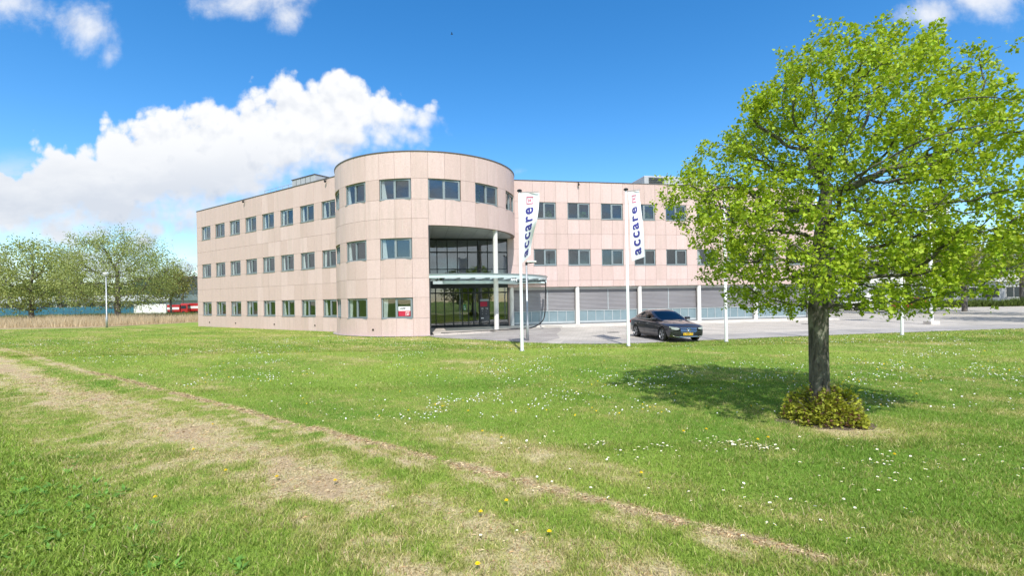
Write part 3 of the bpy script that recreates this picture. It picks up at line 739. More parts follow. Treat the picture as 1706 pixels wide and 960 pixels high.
V_ = np.stack([XX.ravel(), YY.ravel(), zz.ravel()], 1); nu = len(us); ny = len(ys)
i0 = (np.arange(ny-1)[:, None]*nu+np.arange(nu-1)[None, :]).ravel()
F_ = np.stack([i0, i0+1, i0+nu+1, i0+nu], 1)
obj('lawn', npmesh('lawn', V_, F_, 'turf', gc, True), kind='structure')
# paving
def paving(name, c1, c2, cm, bw, bh, rot):
    m, t, b = base_mat(name)
    geo = t.new('ShaderNodeNewGeometry'); mp = t.new('ShaderNodeMapping'); mp.inputs['Rotation'].default_value = (0, 0, rot)
    t.link(geo.outputs['Position'], mp.inputs[0])
    br = t.new('ShaderNodeTexBrick'); t.link(mp.outputs[0], br.inputs['Vector']); br.inputs['Scale'].default_value = 1
    br.inputs['Color1'].default_value = c1+(1,); br.inputs['Color2'].default_value = c2+(1,); br.inputs['Mortar'].default_value = cm+(1,)
    br.inputs['Brick Width'].default_value = bw; br.inputs['Row Height'].default_value = bh; br.inputs['Mortar Size'].default_value = .006
    P = geo.outputs['Position']
    c = t.mix(1.0, br.outputs['Color'], t.rng(t.noise(P, .45, 5), .3, .7, .78, 1.15), 'MULTIPLY')
    c = t.mix(t.math('MULTIPLY', t.rng(t.noise(P, 3, 6), .56, .75), .45), c, (.20, .185, .16))
    c = t.mix(t.math('MULTIPLY', t.rng(t.noise(t.vmath('MULTIPLY', P, (.6, 1.6, 1)), .8, 4), .55, .7), .4), c, (.50, .47, .42))
    t.link(c, b.inputs['Base Color']); b.inputs['Roughness'].default_value = .85
    bn = t.new('ShaderNodeBump'); bn.inputs['Strength'].default_value = .4; bn.inputs['Distance'].default_value = .01; t.link(br.outputs['Fac'], bn.inputs['Height']); bn.invert = True
    t.link(bn.outputs[0], b.inputs['Normal'])
paving('pavers', (.48, .44, .39), (.41, .38, .335), (.22, .20, .175), .42, .21, R(10.7))
paving('entry_pavers', (.37, .335, .31), (.31, .285, .265), (.15, .14, .13), .22, .11, R(10.7))
paving('terrace_tiles', (.56, .50, .44), (.50, .45, .40), (.34, .31, .28), .6, .6, R(10.7))
obj('car_park', MB().prism(pave_poly, -.04, .03).mesh('car_park', 'pavers'), kind='structure')
ep = [EDGE[0]]+EDGE[1:5]+[(1.4, 23.1), (2.5, 25.5), (2.6, 28.5), (3.2, 31.5), (3.4, 34.2), (0, 34.6), (-6.2, 33), (-5.3, 29.2)]
obj('entrance_path', MB().prism(ep, .0, .036).mesh('entrance_path', 'entry_pavers'), kind='structure')
tp_ = [(CX+(CR-.05)*math.cos(AE+.03+i*(R(366)-AE)/20), CY+(CR-.05)*math.sin(AE+.03+i*(R(366)-AE)/20)) for i in range(21)]+[tuple((MR @ Vector((-1.9, .3, 0)))[:2]), tuple((MR @ Vector((-8, .3, 0)))[:2])]
obj('entrance_terrace', MB().prism(tp_, 0, .13).mesh('entrance_terrace', 'terrace_tiles'), kind='structure')
pl = [tuple((MR @ Vector(p))[:2]) for p in ((1.5, -2.1, 0), (24.6, -2.1, 0), (24.6, .5, 0), (-2.0, .5, 0), (-1.9, -.4, 0), (.5, -.9, 0))]
obj('building_plinth', MB().prism(pl, 0, .14).mesh('building_plinth', 'concrete'), kind='structure')
lane = [(x_, y_) for x_, y_ in EDGE[5:13]]+[(x_+.3, y_+(2.6 if x_ > 4 else 1.2)) for x_, y_ in EDGE[5:13][::-1]]
paving('lane_pavers', (.40, .375, .35), (.345, .325, .305), (.20, .19, .175), .3, .1, R(12))
obj('access_lane', MB().prism(lane, .0, .034).mesh('access_lane', 'lane_pavers'), kind='structure')
# narrow gravel border at the foot of the tower and left wing
gb = MB()
for i in range(14):
    a = A0-4*DA+i*(AE-A0+4*DA)/14; b = A0-4*DA+(i+1)*(AE-A0+4*DA)/14
    gb.add([(CX+r*math.cos(q), CY+r*math.sin(q), .03) for q, r in ((a, CR-.1), (a, CR+.28), (b, CR+.28), (b, CR-.1))], [(0, 1, 2, 3)])
obj('gravel_border', gb.mesh('gravel_border', 'entry_pavers'), kind='structure')
# bay markings
bmk = MB(); pm('paint', (.62, .62, .60), (.42, .41, .38), 9, .7)
for i in range(7): bmk.box((4.5+i*2.5, -6.9, .031), (4.6+i*2.5, -2.15, .034), 0, MR)
obj('bay_marking', bmk.mesh('bay_marking', 'paint'), kind='structure')
for (x, y, lb) in ((6.0, 28.6, 'dark round drain cover in the paving left of the parked car'), (20.6, 33.6, 'dark drain cover in the paving behind the tree trunk')):
    e = empty('drain_cover', (x, y, .03), lb, 'drain cover', 'drain covers')
    MB().lathe([(.42, 0), (.42, .008), (.40, .010)], 20).build('rim', 'concrete', e)
    l_ = MB().lathe([(.38, .0), (.38, .012)], 20)
    for q in range(-3, 4): l_.box((-.02+q*.1, -.26, .012), (.02+q*.1, .26, .018))
    l_.build('lid', 'asphalt', e)
# ================================================================== GRASS
attr_mat('grass_blade', .55, .35)
def blades(n, y0, y1, hgt, wid, seed, two=False, umax=1.14, pw=1.0):
    r = np.random.default_rng(seed)
    y = y0+(y1-y0)*r.random(n)**pw; x = (r.random(n)*2-1)*umax*(y+.3)
    ok = ~on_pave(x, y)
    # not inside the building
    ok &= ((x-CX)**2+(y-CY)**2 > (CR+.3)**2)
    mi = ML.inverted(); lx = mi[0][0]*x+mi[0][1]*y+mi[0][3]; ly = mi[1][0]*x+mi[1][1]*y+mi[1][3]
    ok &= ~((lx > -1.1) & (lx < 24) & (ly > -.05))
    x, y = x[ok], y[ok]
    d = dryness(x, y); keep = r.random(len(x)) > np.clip((d-.55)*1.5, 0, .88); x, y, d = x[keep], y[keep], d[keep]; n = len(x)
    a = r.random(n)*2*np.pi; dx, dy = np.cos(a), np.sin(a)
    b = r.random(n)*2*np.pi; tuft = fbm(x, y, 1.6, 61); lean = .25+.75*r.random(n)
    dd = (x-.08)*TN[0]+(y-5.68)*TN[1]; tt = (x-.08)*TD[0]+(y-5.68)*TD[1]
    lush = np.clip((dd-2.85)/.4, 0, 1)*np.clip((-tt+.6)/1.2, 0, 1)
    h = hgt*(.45+.9*r.random(n))*(.55+.9*tuft)*(1-.45*np.clip((d-.3)*1.6, 0, 1))*(1+.45*lush)*(.7+.6*fbm(x, y, 7, 63, 2))
    h = np.where(r.random(n) < .02, h*1.7, h)
    wd = wid*(.6+.8*r.random(n))*(1+.7*lush)
    lx, ly = np.cos(b)*h*lean, np.sin(b)*h*lean
    z = relief(x, y)-.004
    k = np.clip((fbm(x, y, .25, 41)-.3)*1.9, 0, 1)*.75+.35*r.random(n)-.08
    col = lawn_colour(np.clip(d+r.normal(0, .25, n), 0, 1), np.clip(k, 0, 1), r.random(n))
    if two:
        P = np.stack([np.stack([x-dx*wd, y-dy*wd, z], 1), np.stack([x+dx*wd, y+dy*wd, z], 1),
                      np.stack([x+lx*.4+dx*wd*.75, y+ly*.4+dy*wd*.75, z+h*.62], 1), np.stack([x+lx*.4-dx*wd*.75, y+ly*.4-dy*wd*.75, z+h*.62], 1),
                      np.stack([x+lx, y+ly, z+h*.95], 1)], 1)
        i = np.arange(n)[:, None]*5
        F = np.concatenate([i+[[0, 1, 2]], i+[[0, 2, 3]], i+[[3, 2, 4]]])
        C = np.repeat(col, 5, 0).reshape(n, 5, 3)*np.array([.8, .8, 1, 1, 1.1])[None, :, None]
        return P.reshape(-1, 3), F, C.reshape(-1, 3)
    P = np.stack([np.stack([x-dx*wd, y-dy*wd, z], 1), np.stack([x+dx*wd, y+dy*wd, z], 1), np.stack([x+lx, y+ly, z+h], 1)], 1)
    F = np.arange(n*3).reshape(n, 3); C = np.repeat(col, 3, 0)
    return P.reshape(-1, 3), F, C
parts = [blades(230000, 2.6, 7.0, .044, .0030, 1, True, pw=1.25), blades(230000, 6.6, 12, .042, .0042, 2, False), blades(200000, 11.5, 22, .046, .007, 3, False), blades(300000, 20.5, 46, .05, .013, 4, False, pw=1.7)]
vo = 0; VV = []; FF = []; CC = []
for P, F, C in parts: VV.append(P); FF.append(F+vo); CC.append(C); vo += len(P)
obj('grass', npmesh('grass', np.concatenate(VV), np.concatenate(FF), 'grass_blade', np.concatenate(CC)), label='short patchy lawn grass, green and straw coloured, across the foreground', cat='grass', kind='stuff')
# dock and plantain rosettes in the lush corner: broad leaves
attr_mat('leaf', .5, .38)
def leaf_arrays(pos, dirs, nrm, L, W, col, fold=.25, droop=.15):
    """kite shaped folded leaves: 6 vertices, 4 triangles each"""
    n = len(pos); s = np.cross(dirs, nrm); s /= np.maximum(np.linalg.norm(s, axis=1, keepdims=True), 1e-6)
    L = L[:, None]; W = W[:, None]
    v0 = pos; v1 = pos+dirs*L*.45+s*W+nrm*W*fold; v2 = pos+dirs*L*.45-s*W+nrm*W*fold; v3 = pos+dirs*L*.5; v4 = pos+dirs*L-nrm*L*droop
    P = np.stack([v0, v1, v2, v3, v4], 1).reshape(-1, 3); i = np.arange(n)[:, None]*5
    F = np.concatenate([i+[[0, 1, 3]], i+[[0, 3, 2]], i+[[1, 4, 3]], i+[[3, 4, 2]]]); return P, F, np.repeat(col, 5, 0)
r_ = np.random.default_rng(9); pos = []; dirs = []; LL = []; CL = []
cnt = 0
while cnt < 110:
    t = -r_.random()*6.5+.3; dd = 2.8+r_.random()*2.4; x, y = .08+t*TD[0]+dd*TN[0], 5.68+t*TD[1]+dd*TN[1]
    if y < 2.5 or abs(x) > 1.15*y: cnt += .2; continue
    cnt += 1
    for i in range(r_.integers(5, 10)):
        a = r_.random()*6.28; e = .25+.7*r_.random()
        pos.append((x+.01*math.cos(a), y+.01*math.sin(a), .005)); dirs.append((math.cos(a)*math.cos(e), math.sin(a)*math.cos(e), math.sin(e))); LL.append(.05+.06*r_.random()); CL.append(np.array([.16, .33, .06])*(.7+.7*r_.random()))
pos = np.array(pos); dirs = np.array(dirs); LL = np.array(LL)
up = np.tile([0, 0, 1.], (len(pos), 1)); up = up-dirs*np.sum(up*dirs, 1, keepdims=True); up /= np.linalg.norm(up, axis=1, keepdims=True)
P, F, C = leaf_arrays(pos, dirs, up, LL, LL*.17, np.array(CL))
obj('broadleaf_weeds', npmesh('broadleaf_weeds', P, F, 'leaf', C), label='broad leaved weeds in the lush green corner at the lower left', cat='weeds', kind='stuff')
# clods of soil and cut hay thrown up along the wheel tracks
attr_mat('hay', .9, 0)
def clods():
    r = np.random.default_rng(15); n = 16000; t = r.random(n)*24-17; d = np.where(r.random(n) < .45, .06+r.normal(0, .07, n), 1.3+r.normal(0, .55, n))
    x, y = .08+t*TD[0]+d*TN[0], 5.68+t*TD[1]+d*TN[1]; ok = (y > 2.6) & (np.abs(x) < 1.2*y) & (dryness(x, y) > .5); x, y = x[ok], y[ok]; n = len(x)
    a = r.random(n)*6.28; l = .012+.03*r.random(n); h = .004+.014*r.random(n); w = .003+.005*r.random(n)
    dx, dy = np.cos(a), np.sin(a); z = relief(x, y)+.004
    P = np.stack([np.stack([x-dx*l, y-dy*l, z], 1), np.stack([x+dx*l, y+dy*l, z+h*.6], 1), np.stack([x-dy*w, y+dx*w, z+h], 1)], 1).reshape(-1, 3)
    c = np.array([[.52, .42, .25]])*(.45+.9*r.random((n, 1))); c = np.where(r.random((n, 1)) < .35, c*np.array([[.72, .58, .5]]), c)
    return P, np.arange(n*3).reshape(n, 3), np.repeat(c, 3, 0)
P, F, C = clods(); obj('loose_hay', npmesh('loose_hay', P, F, 'hay', C), label='loose straw and soil crumbs lying in the old wheel tracks', cat='hay', kind='stuff')
# ---- flowers
pm('petal_white', (.80, .80, .78), (.74, .74, .72), 3, .7); pm('petal_yellow', (.84, .66, .01), (.78, .56, .01), 3, .7); pm('stalk', (.08, .18, .03), (.06, .14, .02), 3, .7)
def daisy_mesh():
    m = MB(); m.tube([(0, 0, 0), (.004, 0, .04)], .0016, 4, 2)
    n = 9
    for i in range(n):
        a = 2*math.pi*i/n; c, s = math.cos(a), math.sin(a); q = .0052
        m.add([(.004+.004*c-q*.5*s, .004*s+q*.5*c, .041), (.004+.004*c+q*.5*s, .004*s-q*.5*c, .041), (.004+.0145*c+q*s, .0145*s-q*c, .045), (.004+.0145*c-q*s, .0145*s+q*c, .045)], [(0, 1, 2, 3)], 0)
    m.lathe([(.0055, .041), (.005, .0455), (.002, .047)], 8, 1, Matrix.Translation((.004, 0, 0)))
    return m.mesh('daisy', ['petal_white', 'petal_yellow', 'stalk'])
def dandelion_mesh():
    m = MB(); m.tube([(0, 0, 0), (.006, .002, .05)], .002, 5, 1)
    for ring, (rr, zz, n) in enumerate(((.019, .050, 12), (.013, .057, 9), (.006, .061, 6))):
        for i in range(n):
            a = 2*math.pi*(i+.5*ring)/n; c, s = math.cos(a), math.sin(a); q = .004
            m.add([(.006-q*.4*s, q*.4*c, .048), (.006+q*.4*s, -q*.4*c, .048), (.006+rr*c+q*s, rr*s-q*c, zz), (.006+rr*c-q*s, rr*s+q*c, zz)], [(0, 1, 2, 3)], 0)
    m.lathe([(.004, .044), (.008, .050), (.004, .057)], 8, 0, Matrix.Translation((.006, .002, 0)))
    return m.mesh('dandelion', ['petal_yellow', 'stalk'])
dm, dn = daisy_mesh(), dandelion_mesh()
fr_ = np.random.default_rng(23)
CL_ = [(2.75, 7.0, .28, 22), (3.12, 6.86, .11, 26), (3.42, 6.56, .12, 30), (2.0, 6.7, .14, 14), (1.5, 6.35, .16, 12), (1.15, 6.9, .12, 16), (4.5, 6.0, .12, 12), (4.6, 5.7, .3, 10), (3.9, 5.35, .4, 12), (.1, 7.0, .35, 10), (-1.6, 8.6, .6, 24), (-3.4, 9.6, .6, 18), (.5, 9.5, .6, 16), (4.8, 6.6, .5, 16), (2.2, 5.1, .6, 12), (3.2, 4.6, .6, 12), (1.0, 5.4, .5, 10), (5.6, 5.8, .6, 16), (-.6, 4.6, .5, 4)]
near = []
for x, y, s, n in CL_:
    for i in range(n): near.append((x+fr_.normal(0, s), y+fr_.normal(0, s*.8)))
while len(near) < 300:
    y = 4.5+7*fr_.random(); x = (fr_.random()*2-1)*1.05*y
    if dryness([x], [y])[0] < .45: near.append((x, y))
near = near[:300]
for x, y in near:
    z = float(relief([x], [y])[0]); sc = .7+.5*fr_.random()
    o = obj('daisy', dm, label='small white daisy in the lawn between the camera and the tree', cat='daisy', group='white daisies in the lawn')
    o.matrix_basis = Matrix.Translation((x, y, z)) @ Matrix.Rotation(fr_.random()*6.28, 4, 'Z') @ Matrix.Rotation(.35*fr_.normal(), 4, 'X') @ Matrix.Scale(sc, 4)
# the rest of the daisies, farther off: one scatter
n = 26000; y = 8.5+22*fr_.random(n)**1.2; x = (fr_.random(n)*2-1)*1.1*y
pr = np.clip((fbm(x, y, .42, 91)-.47)*5, 0, 1)*np.clip((fbm(x, y, 1.9, 95)-.40)*4, 0, 1)+.02
ok = (fr_.random(n) < pr) & ((x-.08)*TN[0]+(y-5.68)*TN[1] < -.4) & ~on_pave(x, y) & ((x-CX)**2+(y-CY)**2 > (CR+.4)**2); mi = ML.inverted()
ok &= ~((mi[0][0]*x+mi[0][1]*y+mi[0][3] > -1.1) & (mi[0][0]*x+mi[0][1]*y+mi[0][3] < 24) & (mi[1][0]*x+mi[1][1]*y+mi[1][3] > -.2)); x, y = x[ok], y[ok]; n = len(x)
q = (.011+.006*fr_.random(n)); zc = relief(x, y)+.045+.015*fr_.random(n); tl = fr_.normal(0, .35, n); tl2 = fr_.normal(-.25, .3, n)
ring = np.arange(6)*np.pi/3
PX = x[:, None]+q[:, None]*np.cos(ring); PY = y[:, None]+q[:, None]*np.sin(ring); PZ = zc[:, None]+q[:, None]*(np.cos(ring)*tl[:, None]-np.sin(ring)*tl2[:, None])
yel = (fr_.random(n) < .12)[:, None]
cc_ = np.where(yel, np.array([[.75, .5, .01]]), np.array([[.78, .78, .76]]))
attr_mat('petal_far', .7, .2)
obj('far_daisies', npmesh('far_daisies', np.stack([PX, PY, PZ], 2).reshape(-1, 3), np.arange(n*6).reshape(n, 6), 'petal_far', np.repeat(cc_, 6, 0)), label='specks of white daisies scattered over the far lawn', cat='daisies', kind='stuff')
DD = [(-8.2, 12.8), (-5.2, 8.3), (-4.6, 6.9), (-3.6, 6.0), (-2.85, 5.75), (-2.1, 5.6), (-3.9, 5.2), (-.1, 5.0), (-.35, 4.75), (-.3, 3.78), (-.5, 7.6), (-.85, 9.0), (-1.4, 9.4), (-2.0, 9.1), (-.2, 7.2), (.3, 4.3), (2.6, 7.4), (3.0, 7.5), (3.5, 6.9), (3.7, 7.0), (4.9, 6.2), (1.5, 5.7), (-2.6, 11), (-6, 14), (-9, 15), (7, 10.2), (7.5, 10), (7.9, 10.3), (8.3, 9.9), (6.7, 11.5), (8.8, 12.5), (9.5, 11.2), (7.9, 13.4), (-12, 17.2), (-3, 14.5), (1.2, 12.2), (3.0, 15.8), (-7.3, 19), (10.4, 14.2), (11, 15)]
for x, y in DD:
    o = obj('dandelion', dn, label='yellow dandelion flower standing in the lawn', cat='dandelion', group='yellow dandelions in the lawn')
    o.matrix_basis = Matrix.Translation((x, y, float(relief([x], [y])[0]))) @ Matrix.Rotation(fr_.random()*6.28, 4, 'Z') @ Matrix.Scale(1.15, 4)
# ================================================================== TREES
def bark_mat(name, c1, c2, c3):
    m, t, b = base_mat(name); geo = t.new('ShaderNodeNewGeometry'); P = geo.outputs['Position']
    q = t.vmath('MULTIPLY', P, (1, 1, .25)); f = t.rng(t.noise(q, 22, 6, .65), .35, .65)
    c = t.mix(f, c1, c2); c = t.mix(t.math('MULTIPLY', t.rng(t.noise(t.vmath('MULTIPLY', P, (1, 1, .5)), 7, 5), .52, .68), .75), c, c3)
    t.link(c, b.inputs['Base Color']); b.inputs['Roughness'].default_value = .9
    bn = t.new('ShaderNodeBump'); bn.inputs['Strength'].default_value = .8; bn.inputs['Distance'].default_value = .02; t.link(t.noise(q, 30, 6, .7), bn.inputs['Height']); t.link(bn.outputs[0], b.inputs['Normal'])
bark_mat('bark', (.04, .036, .028), (.14, .13, .10), (.25, .25, .19))
bark_mat('bark_dark', (.09, .08, .07), (.14, .125, .11), (.18, .17, .15))
def grow(att, trunk, step, infl, kill, iters, seed=0, up=.0):
    r = np.random.default_rng(seed)
    N = [np.array(p, float) for p in trunk]; par = [-1]+list(range(len(trunk)-1))
    A = att.copy(); P = np.array(N)
    D2 = ((A[:, None]-P[None])**2).sum(2); near = D2.argmin(1); nd = D2.min(1)
    for it in range(iters):
        if len(A) == 0: break
        sel = nd < infl*infl
        if not sel.any(): infl *= 1.3; continue
        vec = A-P[near]; vec /= np.linalg.norm(vec, axis=1, keepdims=True)+1e-9
        acc = np.zeros_like(P); np.add.at(acc, near[sel], vec[sel]); idx = np.unique(near[sel])
        d = acc[idx]; d /= np.linalg.norm(d, axis=1, keepdims=True)+1e-9
        d = d+r.normal(0, .16, d.shape)+np.array([0, 0, up]); d /= np.linalg.norm(d, axis=1, keepdims=True)
        newp = P[idx]+d*step; par += list(idx); n0 = len(P); P = np.concatenate([P, newp])
        D2 = ((A[:, None]-newp[None])**2).sum(2); mn = D2.min(1); am = D2.argmin(1)+n0
        upd = mn < nd; nd = np.where(upd, mn, nd); near = np.where(upd, am, near)
        k = nd > kill*kill; A = A[k]; near = near[k]; nd = nd[k]
    return P, np.array(par)
def tree_mesh(P, par, tip, base, expo=2.4, minside=3):
    n = len(P); ch = [[] for _ in range(n)]
    for i, p in enumerate(par):
        if p >= 0: ch[p].append(i)
    q = np.zeros(n)
    for i in range(n-1, -1, -1):
        q[i] = sum(q[c] for c in ch[i]) if ch[i] else 1.0
    rad = q**(1/expo); rad = tip+(base-tip)*(rad-1)/(rad[0]-1)
    mb = MB()
    def mainchild(i): return max(ch[i], key=lambda c: q[c]) if ch[i] else None
    starts = [(0, None)]
    while starts:
        s, frm = starts.pop(); pts = [P[frm]] if frm is not None else []; rr = [rad[s]] if frm is not None else []
        i = s
        while i is not None:
            pts.append(P[i]); rr.append(rad[i]); m = mainchild(i)
            for c in ch[i]:
                if c != m: starts.append((c, i))
            i = m
        if len(pts) > 1:
            rmax = max(rr); mb.tube(pts, rr, 12 if rmax > .09 else (6 if rmax > .02 else minside), 0, cap=False)
    return mb, rad, q
def leaves(P, rad, sel_r, per, spread, L, cols, seed, droop=.35, minz=-9, W=.36, clump=0.0):
    r = np.random.default_rng(seed); idx = np.where(rad < sel_r)[0]; idx = np.repeat(idx, per); n = len(idx)
    idx = idx[r.random(n) < .92]; n = len(idx)
    if clump:                                             # leaves sit in bunches at the twig ends
        cen = r.normal(0, spread, (len(P), 3, 3)); off = cen[idx, r.integers(0, 3, n)]+r.normal(0, clump, (n, 3))
    else: off = r.normal(0, spread, (n, 3))
    pos = P[idx]+off
    d = r.normal(0, 1, (n, 3)); d[:, 2] -= droop; d /= np.linalg.norm(d, axis=1, keepdims=True)
    nr = r.normal(0, .55, (n, 3)); nr[:, 2] += 1; nr = nr-d*np.sum(nr*d, 1, keepdims=True); nr /= np.linalg.norm(nr, axis=1, keepdims=True)+1e-9
    l = L*(.55+.8*r.random(n)); cols = np.array(cols); w = r.random((n, len(cols)))**2; w /= w.sum(1, keepdims=True)
    c = (w@cols)*(.7+.6*r.random((n, 1)))
    k = pos[:, 2] > minz
    return leaf_arrays(pos[k], d[k], nr[k], l[k], l[k]*W, c[k])
def crown_points(n, prof, c, shift=(0, 0), shell=.45, seed=0, asp=1.0):
    """points inside a solid of revolution given by (z, r); more of them near the skin"""
    r = np.random.default_rng(seed); z = np.array([p[0] for p in prof]); rr = np.array([p[1] for p in prof]); out = []
    while len(out) < n:
        zz = z[0]+(z[-1]-z[0])*r.random(); R0 = np.interp(zz, z, rr)
        if r.random() > (R0/rr.max())**2: continue
        a = r.random()*6.283; f = math.sqrt(r.random()); f = f**shell if r.random() < .7 else f
        bump = 1+.16*math.sin(a*3+zz*2.1+seed)+.10*math.sin(a*7-zz*3.3)
        t = (zz-z[0])/(z[-1]-z[0]); R1 = R0*bump*f
        out.append((c[0]+R1*math.cos(a)*asp+shift[0]*t*t, c[1]+R1*math.sin(a)+shift[1]*t*t, zz))
    return np.array(out)
# ---- the lime green tree on the lawn
TX, TY = 5.24, 8.2
prof = [(1.68, .7), (1.85, 1.35), (2.1, 1.8), (2.5, 2.15), (3.2, 2.40), (3.9, 2.42), (4.5, 2.3), (5.1, 2.08), (5.6, 1.75), (6.1, 1.35), (6.45, .95), (6.72, .35)]
att = crown_points(3000, prof, (TX+.42, TY+.05), (.45, .1), .55, 3, 1.06)
trunk = [(TX, TY, -.05), (TX-.01, TY, .3), (TX-.02, TY, .7), (TX-.02, TY+.01, 1.1), (TX-.03, TY, 1.5), (TX-.02, TY, 1.9), (TX, TY, 2.2), (TX+.02, TY, 2.5), (TX+.04, TY+.01, 2.75), (TX+.05, TY, 3.0), (TX+.09, TY, 3.3), (TX+.12, TY+.02, 3.6), (TX+.16, TY, 3.9)]
P, par = grow(att, trunk, .13, .9, .20, 90, 4)
tb, rad, q = tree_mesh(P, par, .0035, .150, 2.3)
tree = empty('lime_tree', (TX, TY, 0), 'young tree with fresh yellow green leaves standing on the lawn', 'tree')
def tpart(name, o, root):
    o.parent = root; o.matrix_parent_inverse = root.matrix_basis.inverted(); o.name = name; return o
for v in range(len(tb.v)):                               # root flare
    x, y, z = tb.v[v]
    if z < 3.0 and (x-TX)**2+(y-TY)**2 < .06:
        an = math.atan2(y-TY, x-TX); k_ = 1+.05*math.sin(an*3+z*2.3)+.04*math.sin(an*5-z*4.1)+.035*math.sin(z*9+an); x, y = TX+(x-TX)*k_, TY+(y-TY)*k_; tb.v[v] = (x, y, z)
    if z < .35:
        f = 1+.35*((.35-z)/.4)**2; tb.v[v] = (TX+(x-TX)*f, TY+(y-TY)*f, z)
tpart('trunk', tb.build('trunk', 'bark', smooth=True), tree)
LG = [(.38, .53, .03), (.29, .45, .028), (.46, .56, .05), (.20, .35, .026), (.40, .42, .045)]
l1 = leaves(P, rad, .0085, 42, .10, .055, LG, 5, .45, 1.35, .45, .037)
print('tree nodes', len(P), 'leaves', len(l1[1])//4)
tpart('crown', obj('crown', npmesh('crown', *l1[:2], 'leaf', l1[2])), tree)
# ---- shrub round the foot of the tree
r5 = np.random.default_rng(31); n = 5200
a = r5.random(n)*6.283; e = np.arcsin(r5.random(n)); rr = .35+.65*r5.random(n)**.35
bump = 1+.10*np.sin(5*a+1)+.08*np.sin(9*a)*np.cos(3*e)
ps = np.stack([TX+.0+.62*rr*bump*np.cos(a)*np.cos(e), TY-.10+.58*rr*bump*np.sin(a)*np.cos(e), .02+(.44+.12*np.sin(3*a+1))*rr*bump*np.sin(e)], 1)
dd = ps-np.array([TX, TY-.1, .1]); dd /= np.linalg.norm(dd, axis=1, keepdims=True); dd = dd*.7+r5.normal(0, .5, (n, 3)); dd[:, 2] += .35; dd /= np.linalg.norm(dd, axis=1, keepdims=True)
nr = r5.normal(0, .6, (n, 3))+np.array([0, 0, .8]); nr -= dd*np.sum(nr*dd, 1, keepdims=True); nr /= np.linalg.norm(nr, axis=1, keepdims=True)
pick = r5.random(n); cset = np.where((pick < .36)[:, None], [[.40, .44, .05]], np.where((pick < .66)[:, None], [[.32, .35, .06]], np.where((pick < .80)[:, None], [[.22, .12, .08]], [[.46, .48, .07]])))*(.6+.7*r5.random((n, 1)))
ll = .042+.03*r5.random(n); Pq, Fq, Cq = leaf_arrays(ps, dd, nr, ll, ll*.42, cset)
shr = empty('shrub', (TX, TY-.1, 0), 'low round shrub with yellow green and reddish leaves round the foot of the tree', 'shrub')
tpart('foliage', obj('foliage', npmesh('foliage', Pq, Fq, 'leaf', Cq)), shr)
sm = MB()
for i in range(60):
    a_ = random.random()*6.28; rr_ = random.uniform(.2, .62); z_ = .45*math.sqrt(max(0, 1-(rr_/.74)**2))
    sm.tube([(TX+.15*rr_*math.cos(a_), TY-.1+.15*rr_*math.sin(a_), 0), (TX+.7*rr_*math.cos(a_), TY-.1+.65*rr_*math.sin(a_), z_*.7), (TX+rr_*math.cos(a_), TY-.1+.9*rr_*math.sin(a_), z_)], [.006, .005, .003], 4)
tpart('stems', sm.build('stems', 'bark_dark'), shr)
# suckers sprouting beside the trunk
sk = []
for i in range(26):
    sk.append((TX+.30+.10*random.gauss(0, 1), TY-.18+.1*random.gauss(0, 1), .42+.14*random.random()))
sk = np.array(sk); d_ = np.random.default_rng(3).normal(0, .5, sk.shape); d_[:, 2] += .6; d_ /= np.linalg.norm(d_, axis=1, keepdims=True); u_ = np.cross(d_, [[.3, .8, .1]]); u_ /= np.linalg.norm(u_, axis=1, keepdims=True)
Ps, Fs, Cs = leaf_arrays(sk, d_, u_, np.full(len(sk), .10), np.full(len(sk), .04), np.tile([[.30, .36, .03]], (len(sk), 1)))
tpart('young_shoots', obj('young_shoots', npmesh('young_shoots', Ps, Fs, 'leaf', Cs)), shr)
# mulch under the shrub
pm('soil', (.16, .12, .085), (.09, .07, .05), 14, .95, bump=.8)
ml = MB(); pts = [(TX-.05+(.80+.09*math.sin(5*i))*math.cos(i*.3142), TY-.22+(.58+.10*math.cos(3*i))*math.sin(i*.3142), -.012) for i in range(20)]
ml.add([(TX, TY-.28, .045)]+pts, [(0, i+1, (i+1) % 20+1) for i in range(20)]); obj('bare_soil', ml.mesh('bare_soil', 'soil', True), kind='structure')
# ---- trees in the distance
def far_tree(name, x, y, prof, n, step, trunkh, base, leafL, cols, seed, label, group, per=5, spread=.3, droop=.3, kill=None, W=.36, bark='bark_dark', asp=1.0, selr=None, tip=.012):
    a = crown_points(n, [(z, r) for z, r in prof], (x, y), (0, 0), .5, seed, asp)
    tr = [(x+.03*math.sin(i), y, trunkh*i/6) for i in range(7)]+[(x+.05, y, trunkh+(prof[-1][0]-trunkh)*.12*i) for i in range(1, 4)]
    P, par = grow(a, tr, step, step*7, kill or step*1.6, 60, seed, .04)
    tb, rad, q = tree_mesh(P, par, tip, base, 2.3)
    root = empty(name, (x, y, 0), label, 'tree', group)
    tpart('trunk', tb.build('trunk', bark, smooth=True), root)
    if per:
        l = leaves(P, rad, selr or tip*3.2, per, spread, leafL, cols, seed+1, droop, .4, W)
        tpart('crown', obj('crown', npmesh('crown', *l[:2], 'leaf', l[2])), root)
    return root
WG = [(.35, .41, .13), (.27, .34, .11), (.42, .45, .17), (.22, .29, .11)]
GT = 'trees in the distance on the left'
far_tree('willow_tree', -52.5, 64, [(1.6, 2.6), (3, 5.2), (5, 6.8), (8, 6.6), (10.5, 5), (12, 2.8), (12.9, .8)], 1500, .55, 2.2, .34, .24, WG, 41, 'large airy willow with pale grey green leaves behind the lamp post', GT, 40, .52, .9, W=.22)
